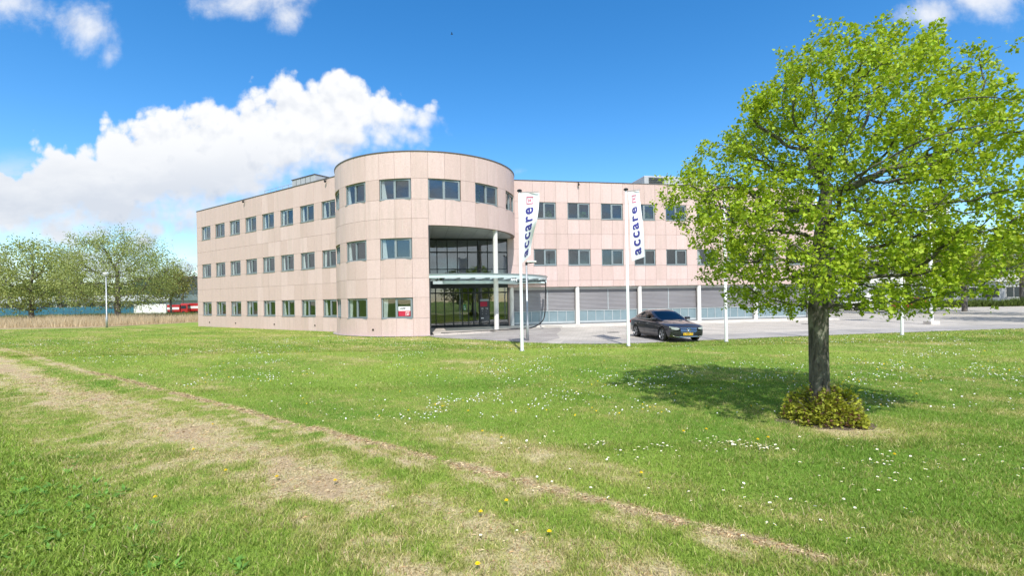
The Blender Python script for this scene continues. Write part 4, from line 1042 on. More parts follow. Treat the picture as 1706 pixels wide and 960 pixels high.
far_tree('willow_tree', -66, 66, [(1.6, 2.2), (3, 4.2), (5, 5.4), (8, 5.2), (10, 4), (11.5, 1.4)], 700, .6, 2.2, .30, .32, WG, 42, 'airy willow at the far left edge beyond the reeds', GT, 34, .55, .9, W=.25)
far_tree('young_tree', -58.2, 82, [(3, 1.2), (4, 2.8), (5.5, 3.0), (7.2, 2.4), (8.6, .8)], 380, .42, 3.0, .17, .30, [(.22, .22, .05), (.17, .18, .045), (.28, .24, .07)], 43, 'small yellow green tree standing in front of the red trucks', GT, 16, .42)
for i, (x, y, s, lb) in enumerate(((-70.5, 103, 1.0, 'bare branched tree left of the office building above the trucks'), (-65.8, 101, .95, 'bare branched tree touching the corner of the office building'), (-79, 112, 1.05, 'bare branched tree behind the dark green hall'))):
    far_tree('bare_tree', x, y, [(3.5*s, 1.0), (6*s, 3.0), (9*s, 3.2), (11.5*s, 1.2)], 650, .42, 3.6, .18, .20, [(.20, .15, .07), (.16, .14, .07)], 51+i, lb, GT, 4, .25)
for i, (x, y, s, lb) in enumerate(((-92, 98, 1.2, 'bushy green tree at the far left behind the blue fence'), (-84, 120, 1.3, 'bushy green tree over the roof of the low grey building'))):
    far_tree('green_tree', x, y, [(1.5*s, 2.5), (4*s, 4.5), (7*s, 4.4), (9.5*s, 1.5)], 420, .7, 2.4, .3, .5, [(.10, .15, .04), (.14, .18, .05)], 61+i, lb, GT, 6, .5)
GR = 'trees round the car park on the right'
for i, (x, y, s, lb) in enumerate(((37.5, 30.5, 1.0, 'leafy tree at the right edge of the car park'), (40.5, 46.5, 1.0, 'leafy tree shading the far car park behind the right side of the crown'), (34.2, 51.5, 1.0, 'leafy tree shading the far car park just right of the trunk'), (47.5, 50.5, 1.05, 'leafy tree shading the far end of the car park at the right edge'), (46, 39, 1.05, 'leafy tree farther back on the right of the car park'), (54, 62, 1.2, 'tree behind the parked van on the right'), (70, 66, 1.2, 'tree at the far right beside the grey building'))):
    far_tree('leafy_tree', x, y, [(2.4*s, 1.6), (3.6*s, 3.6), (5.5*s, 4.2), (7.5*s, 3.4), (9*s, 1.2)], 700 if i < 1 else 380, .45, 2.6, .24, .26, [(.21, .26, .03), (.15, .20, .03), (.26, .28, .045)], 71+i, lb, GR, 14, .38)
GB = 'trees on the far side of the lawn mirrored in the entrance glass'
for i, (x, y, s, lb) in enumerate(((-8, -26, 1.1, 'tree mirrored in the left part of the entrance glass'), (3.5, -30, 1.2, 'tree mirrored in the right part of the entrance glass'), (13, -27, 1.0, 'tree mirrored in the windows of the right wing'), (-22, -30, 1.1, 'tree mirrored in the ground floor windows of the left wing'))):
    far_tree('leafy_tree', x, y, [(1.6*s, 2.0), (3.2*s, 3.6), (5.5*s, 4.2), (7.5*s, 3.4), (9*s, 1.2)], 300, .6, 2.2, .24, .5, [(.12, .17, .03), (.09, .13, .025)], 171+i, lb, GB, 12, .5)
# ================================================================== FLAGPOLES AND FLAGS
pm('flag_cloth', (.80, .81, .83), (.74, .76, .80), 2, .8); pm('flag_ink', (.05, .05, .26), (.04, .04, .2), 2, .8); pm('flag_pink', (.70, .12, .24), (.6, .1, .2), 2, .8)
MATS['flag_cloth'].node_tree.nodes['Principled BSDF'].inputs['Roughness'].default_value = .85
POLES = [(.38, 19.69, 6.55, 'white flagpole with a narrow banner nearest the entrance'), (5.03, 20.9, 6.8, 'white flagpole with a banner left of the parked car'), (9.8, 22.06, 6.8, 'white flagpole without a banner between the parked car and the tree'),
         (14.6, 23.0, 6.8, 'white flagpole hidden behind the trunk of the tree'), (19.4, 23.95, 6.8, 'white flagpole rising behind the right half of the tree')]
for i, (x, y, h, lb) in enumerate(POLES):
    e = empty('flagpole', (x, y, 0), lb, 'flagpole', 'white flagpoles along the lawn edge')
    MB().lathe([(.075, -.02), (.075, 0), (.072, .3), (.045, h-.03)], 14).build('pole', 'white_steel', e, True)
    MB().lathe([(.10, 0), (.10, .02), (.078, .05)], 14).build('base_collar', 'galvanised', e)
    MB().lathe([(.03, h-.03), (.10, h-.01), (.105, h+.04), (.05, h+.075)], 12).build('cap', 'black_metal', e)
def flag(idx, c00, c10, c01, c11, wave, label, mirror):
    """corners: top left (pole side), top right, bottom left, bottom right in world space; u across, v down"""
    c00, c10, c01, c11 = map(Vector, (c00, c10, c01, c11))
    def S(u, v, off=0.0):
        p = (c00*(1-u)+c10*u)*(1-v)+(c01*(1-u)+c11*u)*v
        a = wave(u, v); p = p+Vector((a[0], a[1], a[2]))
        if off:
            e = .01; pu = (c10-c00)*(1-v)+(c11-c01)*v; n = pu.cross(Vector((0, 0, -1))).normalized(); n = n if n.y < 0 else -n; p = p+n*off
        return p
    e = empty('banner_flag', tuple(c00), label, 'flag')
    m = MB(); nu, nv = 14, 40
    for j in range(nv+1):
        for i in range(nu+1): m.v.append(tuple(S(i/nu, j/nv)))
    for j in range(nv):
        for i in range(nu): a = j*(nu+1)+i; m.f.append((a, a+1, a+nu+2, a+nu+1)); m.m.append(0)
    inv = e.matrix_basis.inverted()
    o = m.build('cloth', 'flag_cloth', e, True); o.matrix_parent_inverse = inv
    arm = MB().tube([c00+Vector((-.08, 0, .02)), c10+Vector((.02, 0, .02))], .014, 6).build('top_arm', 'galvanised', e); arm.matrix_parent_inverse = inv
    W = (c10-c00).length; Hh = (c01-c00).length
    def fn(co):                                          # lettering runs up the flag, bent with the cloth
        v = .585-co.x/Hh; u = .46-co.y/W
        if mirror: u = 1-u
        return S(u, v, .012)
    for ch, size in (('accare', .78),):
        me = text_mesh(ch, size, .022, 1.25); xs_ = [v.co.x for v in me.vertices]; ys_ = [v.co.y for v in me.vertices]; kx = 2.12/(max(xs_)-min(xs_)); ky = .41/(max(ys_)-min(ys_)); cx_, cy_ = (max(xs_)+min(xs_))/2, (max(ys_)+min(ys_))/2
        for v in me.vertices: v.co.x = (v.co.x-cx_)*kx; v.co.y = (v.co.y-cy_)*ky
        bm = bmesh.new(); bm.from_mesh(me)
        bmesh.ops.triangulate(bm, faces=bm.faces[:]); bmesh.ops.subdivide_edges(bm, edges=[x for x in bm.edges if x.calc_length() > .12], cuts=1)
        bm.to_mesh(me); bm.free(); me.materials.clear(); me.materials.append(MATS['flag_ink'])
        for v in me.vertices: v.co = fn(v.co)
        l = obj('lettering', me, e); l.matrix_parent_inverse = inv
    lg = MB(); u0 = .36 if not mirror else .30
    def bar(ua, va, ub, vb):
        q = [S(ua+(ub-ua)*i/2, va+(vb-va)*j/2, .012) for j in range(3) for i in range(3)]
        lg.add(q, [(0, 1, 4, 3), (1, 2, 5, 4), (3, 4, 7, 6), (4, 5, 8, 7)])
    a, b, va, vb = u0-.08, u0+.30, .055, .165; t, tv = .035, .012
    bar(a, va, b, va+tv); bar(a, vb-tv, b, vb); bar(a, va, a+t, vb); bar(b-t, va+.02, b, vb)
    bar(a+.10, va+.035, a+.14, vb-.03); bar(a+.10, va+.05, a+.26, va+.06); bar(a+.22, va+.03, a+.26, vb-.035)
    l = lg.build('emblem', 'flag_pink', e); l.matrix_parent_inverse = inv
x, y = .38, 19.69
flag(0, (x+.07, y-.02, 6.47), (x+.80, y+.45, 6.60), (x+.07, y-.02, 3.60), (x+.62, y+.35, 3.85),
     lambda u, v: (-.16*u*max(0, v-.45)*2.2+.05*math.sin(5*v+1)*u, .13*u*math.sin(6.5*v+2.2*u)+.05*math.sin(11*v)*u, .12*u*v*v), 'white banner with pale blue lettering on the flagpole nearest the entrance', False)
x, y = 5.03, 20.9
flag(1, (x+.07, y-.02, 6.70), (x+.72, y+.5, 6.90), (x+.21, y-.06, 3.70), (x+.86, y+.42, 3.98),
     lambda u, v: (.03*math.sin(6*v+3*u)+.05*u*v, .10*math.sin(5.5*v+2.5*u)*(.3+u), -.05*u*v), 'white banner with dark blue lettering on the flagpole left of the parked car', False)
# ================================================================== PLANTS ON THE WINDOW SILLS
pm('clay', (.40, .20, .12), (.33, .16, .10), 6, .8)
for i, (M_, lb) in enumerate(((MR @ Matrix.Translation((1.25, .55, ROWS[2][0]-.02)), 'green pot plant in the top floor window beside the left banner'), (MR @ Matrix.Translation((2.7+1.3, .55, ROWS[2][0]-.02)), 'green pot plant in the top floor window right of the left banner'),
                            (MR @ Matrix.Translation((8.1+1.3, .55, ROWS[2][0]-.02)), 'green pot plant in the top floor window beside the right banner'), (MC @ Matrix.Rotation(A0+9*DA+R(8.96)+math.pi/2, 4, 'Z') @ Matrix.Translation((-.4, -CR+.75, ROWS[2][0]-.02)), 'tall green pot plant behind the top floor window at the right of the tower'))):
    c_ = M_.translation; e = empty('potted_plant', tuple(c_), lb, 'plant', 'pot plants in the windows')
    MB().lathe([(.10, 0), (.14, .18), (.15, .2)], 12).build('pot', 'clay', e)
    rp = np.random.default_rng(300+i); n_ = 130; hs = .75 if i == 3 else .45
    ps_ = np.stack([rp.normal(0, .16, n_), rp.normal(0, .10, n_), .18+hs*rp.random(n_)], 1); d2 = rp.normal(0, 1, (n_, 3)); d2[:, 2] += .5; d2 /= np.linalg.norm(d2, axis=1, keepdims=True); u2 = np.cross(d2, rp.normal(0, 1, (n_, 3))); u2 /= np.linalg.norm(u2, axis=1, keepdims=True)
    Pz, Fz, Cz = leaf_arrays(ps_, d2, u2, np.full(n_, .17), np.full(n_, .06), np.array([[.12, .30, .06]])*(.6+.8*rp.random((n_, 1))))
    obj('foliage', npmesh('foliage', Pz, Fz, 'leaf', Cz), e)
# ================================================================== LAMP POSTS
pm('lamp_glass', (.75, .76, .75), (.68, .69, .68), 3, .3)
e = empty('lamp_post', (.75, 24.07, 0), 'slim grey lamp post with a flat black and white head in front of the entrance', 'lamp post')
MB().lathe([(.075, 0), (.07, .9), (.05, .95), (.045, 3.85)], 12).build('post', 'galvanised', e, True)
MB().tube([(0, 0, 3.84), (.06, 0, 3.9), (.42, 0, 3.95)], .025, 6).build('arm', 'black_metal', e)
MB().lathe([(.03, 0), (.055, .02), (.06, .14), (.03, .18)], 10, 0, Matrix.Translation((0, 0, 3.80))).build('joint', 'black_metal', e)
MB().chbox((.02, -.12, 3.95), (.5, .12, 4.03), .03).build('lamp_head', 'lamp_glass', e)
e = empty('lamp_post', (-39.52, 46.85, 0), 'tall thin lamp post with a small white head at the reeds on the left', 'lamp post')
MB().lathe([(.10, 0), (.09, 1.0), (.06, 1.05), (.05, 5.1)], 10).build('post', 'galvanised', e, True)
MB().lathe([(.05, 5.08), (.22, 5.14), (.22, 5.2), (.08, 5.24)], 14).build('lamp_head', 'lamp_glass', e)
MB().lathe([(.19, 5.241), (.26, 5.26), (.25, 5.33), (.12, 5.38)], 14).build('lamp_cover', 'white_steel', e)
# ================================================================== CARS
pm('tyre', (.018, .018, .018), (.012, .012, .012), 8, .85); pm('alloy', (.50, .51, .53), (.42, .43, .45), 5, .3, .8); pm('chrome', (.75, .76, .78), (.7, .71, .73), 3, .12, 1)
pm('trim_black', (.012, .012, .013), (.01, .01, .011), 3, .4); pm('plate_yellow', (.80, .52, .02), (.76, .48, .02), 3, .5); pm('tail_red', (.35, .01, .012), (.3, .01, .01), 3, .2)
pm('car_grey', (.040, .042, .056), (.036, .038, .052), 1.5, .30, .55, coat=1.0); pm('car_white', (.75, .76, .77), (.70, .71, .72), 1.5, .35, 0, coat=.8); pm('car_red', (.42, .02, .02), (.38, .02, .02), 1.5, .35, 0, coat=.8)
pm('car_blue', (.03, .07, .16), (.03, .06, .14), 1.5, .35, .2, coat=.8)
glass_mat('car_glass', (.16, .19, .20), .05)
pm('headlamp', (.62, .66, .70), (.45, .48, .52), 14, .1, .3, coat=1)
def smooth_interp(xs, ys, x):
    i = max(0, min(len(xs)-2, int(np.searchsorted(xs, x)-1))); h = xs[i+1]-xs[i]; t = (x-xs[i])/h
    def sl(k):
        if k <= 0: return (ys[1]-ys[0])/(xs[1]-xs[0])
        if k >= len(xs)-1: return (ys[-1]-ys[-2])/(xs[-1]-xs[-2])
        return (ys[k+1]-ys[k-1])/(xs[k+1]-xs[k-1])
    m0, m1 = sl(i)*h, sl(i+1)*h
    return (2*t**3-3*t*t+1)*ys[i]+(t**3-2*t*t+t)*m0+(-2*t**3+3*t*t)*ys[i+1]+(t**3-t*t)*m1
def make_car(name, loc, heading, paint, label, group=None, plate=None, detail=True):
    root = empty(name, loc, label, 'car', group, heading)
    st = [-2.45, -2.38, -2.2, -1.9, -1.42, -.9, -.3, .3, .75, 1.1, 1.42, 1.8, 2.02, 2.14, 2.21, 2.24]
    wd = [.60, .74, .82, .865, .895, .90, .90, .90, .90, .90, .895, .875, .835, .785, .71, .62]
    zs = [.74, .88, .935, .955, .95, .94, .925, .905, .885, .855, .82, .775, .745, .715, .69, .67]
    zt = [.80, 1.00, 1.055, 1.065, 1.04, 1.02, 1.02, 1.02, 1.00, .965, .925, .87, .825, .785, .745, .715]
    zb = [.36, .28, .22, .20, .18, .17, .17, .17, .17, .17, .18, .19, .20, .21, .24, .30]
    N = 44; m = MB(); ring = 0
    for i in range(N+1):
        x = st[0]+(st[-1]-st[0])*(.5-.5*math.cos(math.pi*i/N))
        w_, s_, t_, b_ = (smooth_interp(st, a, x) for a in (wd, zs, zt, zb))
        half = [(0, b_), (w_*.80, b_), (w_*.93, b_+.05), (w_*.985, b_+.16), (w_*1.0, b_+.30), (w_*1.0, b_+(s_-b_)*.62), (w_*.975, b_+(s_-b_)*.80), (w_*.985, b_+(s_-b_)*.86), (w_*.955, s_-.03), (w_*.90, s_+.005), (w_*.62, s_+(t_-s_)*.78), (w_*.30, t_-.006), (0, t_)]
        sec = half+[(-y, z) for y, z in half[-2:0:-1]]; ring = len(sec)
        m.v += [(x, y, z) for y, z in sec]
    for i in range(N):
        for k in range(ring): a = i*ring+k; b = i*ring+(k+1) % ring; m.f.append((a, b, b+ring, a+ring)); m.m.append(0)
    m.f.append(tuple(range(ring-1, -1, -1))); m.m.append(0); m.f.append(tuple(range(N*ring, (N+1)*ring))); m.m.append(0)
    me = m.mesh('body', [paint, 'trim_black'], True)
    bo = bpy.data.objects.new('body', me); COL.objects.link(bo)
    bm = bmesh.new(); bm.from_mesh(me); bmesh.ops.recalc_face_normals(bm, faces=bm.faces[:]); bm.to_mesh(me); bm.free()
    cut = MB()
    for wx in (1.42, -1.42):
        for sd in (-1, 1): cut.lathe([(.365, -.16), (.365, .16)], 28, 1, Matrix.Translation((wx, sd*.84, .335)) @ Matrix.Rotation(math.pi/2, 4, 'X'))
    cme = cut.mesh('cutter', [paint, 'trim_black']); bm = bmesh.new(); bm.from_mesh(cme); bmesh.ops.recalc_face_normals(bm, faces=bm.faces[:]); bm.to_mesh(cme); bm.free()
    co = bpy.data.objects.new('cutter', cme); COL.objects.link(co)
    md = bo.modifiers.new('arches', 'BOOLEAN'); md.object = co; md.operation = 'DIFFERENCE'; md.solver = 'EXACT'; md.use_self = True; md.material_mode = 'INDEX'
    bpy.context.view_layer.update()
    nm = bpy.data.meshes.new_from_object(bo.evaluated_get(bpy.context.evaluated_depsgraph_get()))
    bo.modifiers.clear(); bo.data = nm; nm.name = 'body'; bpy.data.objects.remove(co); bo.parent = root
    def body_y(x, z):
        w_, s_, b_ = (smooth_interp(st, a, x) for a in (wd, zs, zb))
        hz = [b_, b_+.05, b_+.16, b_+.30, b_+(s_-b_)*.62, b_+(s_-b_)*.80, b_+(s_-b_)*.86, s_-.03, s_+.005]; hy = [w_*.80, w_*.93, w_*.985, w_, w_, w_*.975, w_*.985, w_*.955, w_*.90]
        return float(np.interp(z, hz, hy))
    # cabin: belt line, roof line
    K = [  # x, half width base, z base, half width top, z top
        (.98, .66, .955, .655, .96), (.55, .765, .985, .70, 1.13), (.18, .80, .99, .655, 1.285), (-.10, .805, .985, .62, 1.385), (-.45, .805, .985, .605, 1.432), (-.85, .80, .985, .595, 1.425), (-1.2, .78, .99, .59, 1.375), (-1.55, .74, 1.00, .61, 1.255), (-1.85, .68, 1.025, .63, 1.13), (-2.02, .62, 1.05, .61, 1.06)]
    c = MB(); rg = 0
    for (x, wb, zb_, wt, zt_) in K:
        cw_ = .055*min(1, max(0, (zt_-zb_)/.3))
        half = [(wb, zb_-.04), (wb, zb_), (wb*.45+wt*.55+.018, zb_*.45+zt_*.55), (wt+.012, zt_-.06*min(1, (zt_-zb_)/.2)), (wt-.06, zt_-.008), (wt*.5, zt_+cw_*.45), (0, zt_+cw_*.55)]
        sec = half+[(-y, z) for y, z in half[-2::-1]]; rg = len(sec); c.v += [(x, y, z) for y, z in sec]
    for i in range(len(K)-1):
        for k in range(rg-1): a = i*rg+k; c.f.append((a, a+1, a+rg+1, a+rg)); c.m.append(0)
    cab = c.build('cabin', paint, root, True)
    def side_pt(x, f, sd, off=.006):
        xs = [k[0] for k in K][::-1]; g = lambda j: smooth_interp(xs, [k[j] for k in K][::-1], x)
        wb, zb_, wt, zt_ = g(1), g(2), g(3), g(4); wm = wb*.45+wt*.55+.018; zm = zb_*.45+zt_*.55
        w1, z1 = wt+.012, zt_-.06*min(1, (zt_-zb_)/.2)
        if f < .55: t = f/.55; y, z = wb+(wm-wb)*t, zb_+(zm-zb_)*t
        else: t = (f-.55)/.45; y, z = wm+(w1-wm)*t, zm+(z1-zm)*t
        return (x, sd*(y+off), z)
    for sd in (-1, 1):
        for (xa, xb, ta, tb_) in ((.52, -.36, .25, .92), (-.44, -1.18, .92, .92), (-1.23, -1.52, .9, .62)):
            g = MB(); n = 6
            for i in range(n+1):
                x = xa+(xb-xa)*i/n
                for f in (.06, .5, .92): g.v.append(side_pt(x, f, sd))
            for i in range(n):
                for j in range(2): a = i*3+j; g.f.append((a, a+1, a+4, a+3)); g.m.append(0)
            if detail: g.build('side_window', 'car_glass', root, True)
            else: g.build('side_window', 'trim_black', root, True)
        tr = MB().tube([side_pt(.60+(-1.62-.60)*i/10, .03, sd, .010) for i in range(11)], .009, 5); tr.build('chrome_strip', 'chrome', root)
        if detail:
            MB().chbox((.52, sd*.90-.11, .97), (.72, sd*.90+.11, 1.10), .04).build('mirror', paint, root, True)
            for hx in (.02, -.92): MB().chbox((hx-.10, sd*.905-.014, .775), (hx+.10, sd*.905+.014, .80), .008).build('door_handle', 'chrome', root)
            for sx in (.68, -.40, -1.10): MB().tube([(sx-(.10*(z_-.3)/.6 if sx < -1 else 0), sd*(body_y(sx, z_)+.002), z_) for z_ in (.27, .35, .47, .60, .70, .78, .82, .87, .90)], .005, 4).build('door_seam', 'trim_black', root)
            MB().tube([(1.02, sd*.905, .225), (0, sd*.912, .225), (-1.02, sd*.905, .225)], .018, 5).build('sill_strip', 'trim_black', root)
    def top_sheet(nm, x0, x1, inset, mat):
        g = MB(); n = 8; xs = [k[0] for k in K][::-1]
        for i in range(n+1):
            x = x0+(x1-x0)*i/n; wt = smooth_interp(xs, [k[3] for k in K][::-1], x); zt_ = smooth_interp(xs, [k[4] for k in K][::-1], x); zb_ = smooth_interp(xs, [k[2] for k in K][::-1], x); cw_ = .055*min(1, max(0, (zt_-zb_)/.3))
            for f, zz in ((-1, zt_-.008), (-.5, zt_+cw_*.45), (0, zt_+cw_*.55), (.5, zt_+cw_*.45), (1, zt_-.008)): g.v.append((x+.004, f*(wt-.06-inset), zz+.007))
        for i in range(n):
            for j in range(4): a = i*5+j; g.f.append((a, a+1, a+6, a+5)); g.m.append(0)
        g.build(nm, mat, root, True)
    top_sheet('windscreen', .90, .02, .0, 'car_glass'); top_sheet('rear_window', -1.25, -1.88, .02, 'car_glass')
    # seats seen through the glass
    if detail:
        MB().box((-1.9, -.6, .6), (.85, .6, .98)).build('dashboard', 'trim_black', root)
        for sy in (-.36, .36): MB().chbox((-.45, sy-.22, .8), (-.25, sy+.22, 1.28), .06).build('seat', 'trim_black', root)
    for wx in (1.42, -1.42):
        for sd in (-1, 1):
            Mw = Matrix.Translation((wx, sd*.80, .325)) @ Matrix.Rotation(sd*-math.pi/2, 4, 'X')
            ty = MB().lathe([(.225, -.11), (.30, -.11), (.322, -.09), (.326, 0), (.322, .09), (.30, .108), (.235, .10), (.228, .06)], 28, 0, Mw).build('wheel', 'tyre', root, True)
            rm = MB(); rm.lathe([(.232, .02), (.238, .092), (.222, .098), (.214, .07), (.21, .03)], 24, 0, Mw)
            for k in range(5):
                for o_ in (-.16, .16):
                    a = 2*math.pi*k/5+o_; c_, s_ = math.cos(a), math.sin(a); a2 = 2*math.pi*k/5+o_*.45; c2, s2 = math.cos(a2), math.sin(a2)
                    rm.add([Mw @ Vector(p) for p in ((c2*.05-s2*.014, s2*.05+c2*.014, .082), (c2*.05+s2*.014, s2*.05-c2*.014, .082), (c_*.225+s_*.017, s_*.225-c_*.017, .088), (c_*.225-s_*.017, s_*.225+c_*.017, .088), (c2*.05-s2*.014, s2*.05+c2*.014, .05), (c2*.05+s2*.014, s2*.05-c2*.014, .05), (c_*.225+s_*.017, s_*.225-c_*.017, .05), (c_*.225-s_*.017, s_*.225+c_*.017, .05))], [(0, 1, 2, 3), (0, 4, 5, 1), (1, 5, 6, 2), (2, 6, 7, 3), (3, 7, 4, 0)])
            rm.lathe([(.06, .05), (.058, .088), (.03, .094)], 12, 0, Mw); rm.build('rim', 'alloy', ty)
            MB().lathe([(.20, -.02), (.20, .02)], 16, 0, Mw).build('brake_disc', 'trim_black', ty)
    # front: lamps, grille, bumper openings, plate
    def nose(y, z):                                       # front surface x at y,z
        best = 2.24
        for i in range(60):
            x = 2.24-i*.012; w_ = smooth_interp(st, wd, x); s_ = smooth_interp(st, zs, x)
            if abs(y) < w_*.97 and z < s_+.01: return x
        return x
    for sd in (-1, 1):
        h = MB(); vs = []
        for y_, zlo, zhi in ((.47, .60, .655), (.58, .575, .675), (.68, .575, .695), (.76, .60, .715), (.82, .65, .735)):
            for z_ in (zlo, zhi): vs.append((nose(y_, min(z_, .70))+.038, sd*y_, z_))
        h.add(vs, [(i*2, i*2+1, i*2+3, i*2+2) for i in range(4)]); h.build('headlight', 'headlamp', root, True)
        MB().add([(nose(y_, .34)+.012, sd*y_, z_) for y_, z_ in ((.48, .27), (.48, .40), (.66, .42), (.78, .44), (.78, .36), (.66, .28))], [(0, 1, 2, 3, 4, 5)]).build('air_intake', 'trim_black', root)
        MB().tube([(nose(y_, .32)+.02, sd*y_, z_) for y_, z_ in ((.46, .245), (.62, .265), (.77, .33))], .013, 5).build('bumper_strip', 'chrome', root)
        MB().chbox((-2.46, sd*.66-.15, .70), (-2.28, sd*.66+.15, .86), .03).build('tail_light', 'tail_red', root)
    if detail:
        gp = MB(); n = 8
        for k in range(n+1):
            y_ = -.42+.84*k/n
            for z_ in (.455, .55, .645): gp.v.append((nose(y_, z_)+.012, y_*(1 if z_ > .5 else .88), z_))
        for k in range(n):
            for j in range(2): a = k*3+j; gp.f.append((a, a+1, a+4, a+3)); gp.m.append(0)
        gp.build('grille', 'trim_black', root)
        for z_ in (.585, .515): MB().tube([(nose(k/4*.40, z_)+.024, k/4*.40, z_) for k in range(-4, 5)], .017, 6).build('grille_bar', 'chrome', root)
        for p, q in ((.453, .37), (.648, .42)): MB().tube([(nose(k/4*q, p)+.018, k/4*q, p) for k in range(-4, 5)], .010, 6).build('grille_frame', 'chrome', root)
        em = MB(); Me = Matrix.Translation((2.28, 0, .55)) @ Matrix.Rotation(math.pi/2, 4, 'Y')
        n = 24
        em.tube([Me @ Vector((.088*math.cos(2*math.pi*i/n), .088*math.sin(2*math.pi*i/n), 0)) for i in range(n+1)], .011, 6)
        for k in range(3):
            a = math.pi+2*math.pi*k/3; c_, s_ = math.cos(a), math.sin(a)
            em.add([Me @ Vector(p) for p in ((c_*.086, s_*.086, .004), (-s_*.016, c_*.016, .004), (0, 0, .014), (s_*.016, -c_*.016, .004))], [(0, 1, 2), (0, 2, 3)])
        em.build('emblem', 'chrome', root)
        pb = MB().chbox((2.245, -.26, .315), (2.26, .26, .425), .006); po_ = pb.build('number_plate', 'plate_yellow', root)
        MB().box((2.2605, .215, .318), (2.263, .258, .422)).build('plate_band', 'car_blue', po_)
        lettering(plate, .115, 'ink', Matrix.Translation((2.2625, -.02, .37)) @ Matrix.Rotation(math.pi/2, 4, 'Z') @ Matrix.Rotation(math.pi/2, 4, 'X'), po_, .002)
        MB().tube([(nose(k/4*.44, .28)+.012, k/4*.44, .255) for k in range(-4, 5)], .014, 5).build('lower_lip', 'chrome', root)
    return root
hd = math.atan2(-2.77, .50)
make_car('parked_car', (7.62, 24.12, .03), hd, 'car_grey', 'dark grey saloon car parked on the paving facing the lawn', None, '6-XRF-77')
GC = 'vehicles parked far off on the right'
make_car('parked_car', (31.5, 57.5, .03), R(165), 'car_white', 'white car seen through the lower leaves right of the trunk', GC, None, False)
make_car('parked_car', (36.5, 59.5, .03), R(172), 'car_blue', 'dark car left of the white van beyond the car park', GC, None, False)
make_car('parked_car', (51.0, 62.0, .03), R(175), 'car_red', 'red car at the right edge beyond the car park', GC, None, False)
def make_van(name, loc, rz, mats, label, group, size=(4.9, 1.95, 2.1), cab=1.25, cat='van'):
    root = empty(name, loc, label, cat, group, rz); L, W, Hh = size
    prof = [(-L/2, .35), (-L/2, Hh-.1), (-L/2+.08, Hh), (L/2-cab-.1, Hh), (L/2-cab+.15, Hh-.12), (L/2-.62, 1.18), (L/2-.12, .98), (L/2, .7), (L/2, .35)]
    MB().prism(prof, -W/2, W/2, 0, Matrix.Rotation(math.pi/2, 4, 'X')).build('body', mats[0], root)
    for sd in (-1, 1):
        MB().prism([(L/2-cab-.05, 1.12), (L/2-cab+.02, Hh-.25), (L/2-cab+.2, Hh-.28), (L/2-.72, 1.12)], 0, .01, 0, Matrix.Translation((0, sd*(W/2+.004)+(.005), 0)) @ Matrix.Rotation(math.pi/2, 4, 'X')).build('side_window', 'trim_black', root)
        for wx in (L/2-.85, -L/2+.95):
            MB().lathe([(.2, -.1), (.31, -.1), (.33, 0), (.31, .1), (.2, .1)], 18, 0, Matrix.Translation((wx, sd*(W/2-.08), .33)) @ Matrix.Rotation(math.pi/2, 4, 'X')).build('wheel', 'tyre', root)
        MB().chbox((L/2-.12, sd*.72-.16, .68), (L/2+.02, sd*.72+.16, .88), .02).build('headlight', 'headlamp', root)
    x0, z0, x1, z1 = L/2-cab+.17, Hh-.16, L/2-.64, 1.20
    MB().add([(x0+.02, -W/2+.12, z0+.02), (x0+.02, W/2-.12, z0+.02), (x1+.02, W/2-.08, z1+.02), (x1+.02, -W/2+.08, z1+.02)], [(0, 1, 2, 3)]).build('windscreen', 'trim_black', root)
    MB().box((-L/2+.1, -W/2-.004, .32), (L/2-.05, W/2+.004, .42)).build('bumper', 'trim_black', root)
    if len(mats) > 1: MB().box((-L/2+.2, -W/2-.006, Hh*.42), (L/2-cab-.3, W/2+.006, Hh*.80)).build('side_stripe', mats[1], root)
    return root
make_van('parked_van', (42.5, 58.0, .03), R(180), ['car_white'], 'white van parked in front of the grey building on the right', GC)
# ================================================================== LEFT BACKGROUND
pm('hall_green', (.035, .075, .075), (.03, .06, .062), .3, .6); pm('cladding_grey', (.36, .38, .40), (.30, .32, .34), .8, .5, .2, vec=(3, 3, .05)); pm('fence_blue', (.03, .14, .20), (.03, .11, .17), 1.5, .7)
pm('wall_white', (.74, .74, .72), (.64, .64, .62), .6, .7); pm('roof_pale', (.55, .57, .58), (.46, .48, .5), .5, .6); pm('window_dark', (.03, .04, .05), (.02, .03, .035), 2, .15)
pm('hedge_core', (.05, .075, .02), (.035, .055, .015), 5, .9); pm('wire', (.05, .06, .055), (.04, .05, .045), 5, .6)
def Mloc(x, y, a): return Matrix.Translation((x, y, 0)) @ Matrix.Rotation(a, 4, 'Z')
e = empty('green_hall', (-88, 140, 0), 'large dark green industrial hall behind the trees on the left', 'building')
MB().box((-22, 0, 0), (33, 20, 10.0)).build('wall', 'hall_green', e); MB().box((-22.2, -.2, 10.0), (33.2, 20.2, 10.35)).build('roof_edge', 'coping', e)
for i in range(11): MB().box((-22+i*5, -.06, .1), (-21.8+i*5, -.005, 9.9)).build('cladding_seam', 'frame_dark', e)
e = empty('grey_shed', (-80.8, 118, 0), 'grey clad shed with a flat front behind the red trucks', 'building')
MB().box((-2.5, 0, 0), (1.2, 9, 6.0)).build('wall', 'cladding_grey', e); MB().box((-2.7, -.2, 6.0), (1.4, 9.2, 6.2)).build('roof_edge', 'roof_pale', e)
for i in range(4): MB().box((-2.5+1.2*i, -.05, .1), (-2.42+1.2*i, -.004, 5.95)).build('cladding_rib', 'roof_pale', e)
e = empty('low_building', (-80, 102, 0), 'long low building with a pale flat roof band and dark windows on the left', 'building')
MB().box((-30, 0, 0), (7.3, 9, 3.0)).build('wall', 'cladding_grey', e); MB().box((-30.4, -.6, 3.0), (7.7, 9.4, 4.3)).build('roof_band', 'roof_pale', e)
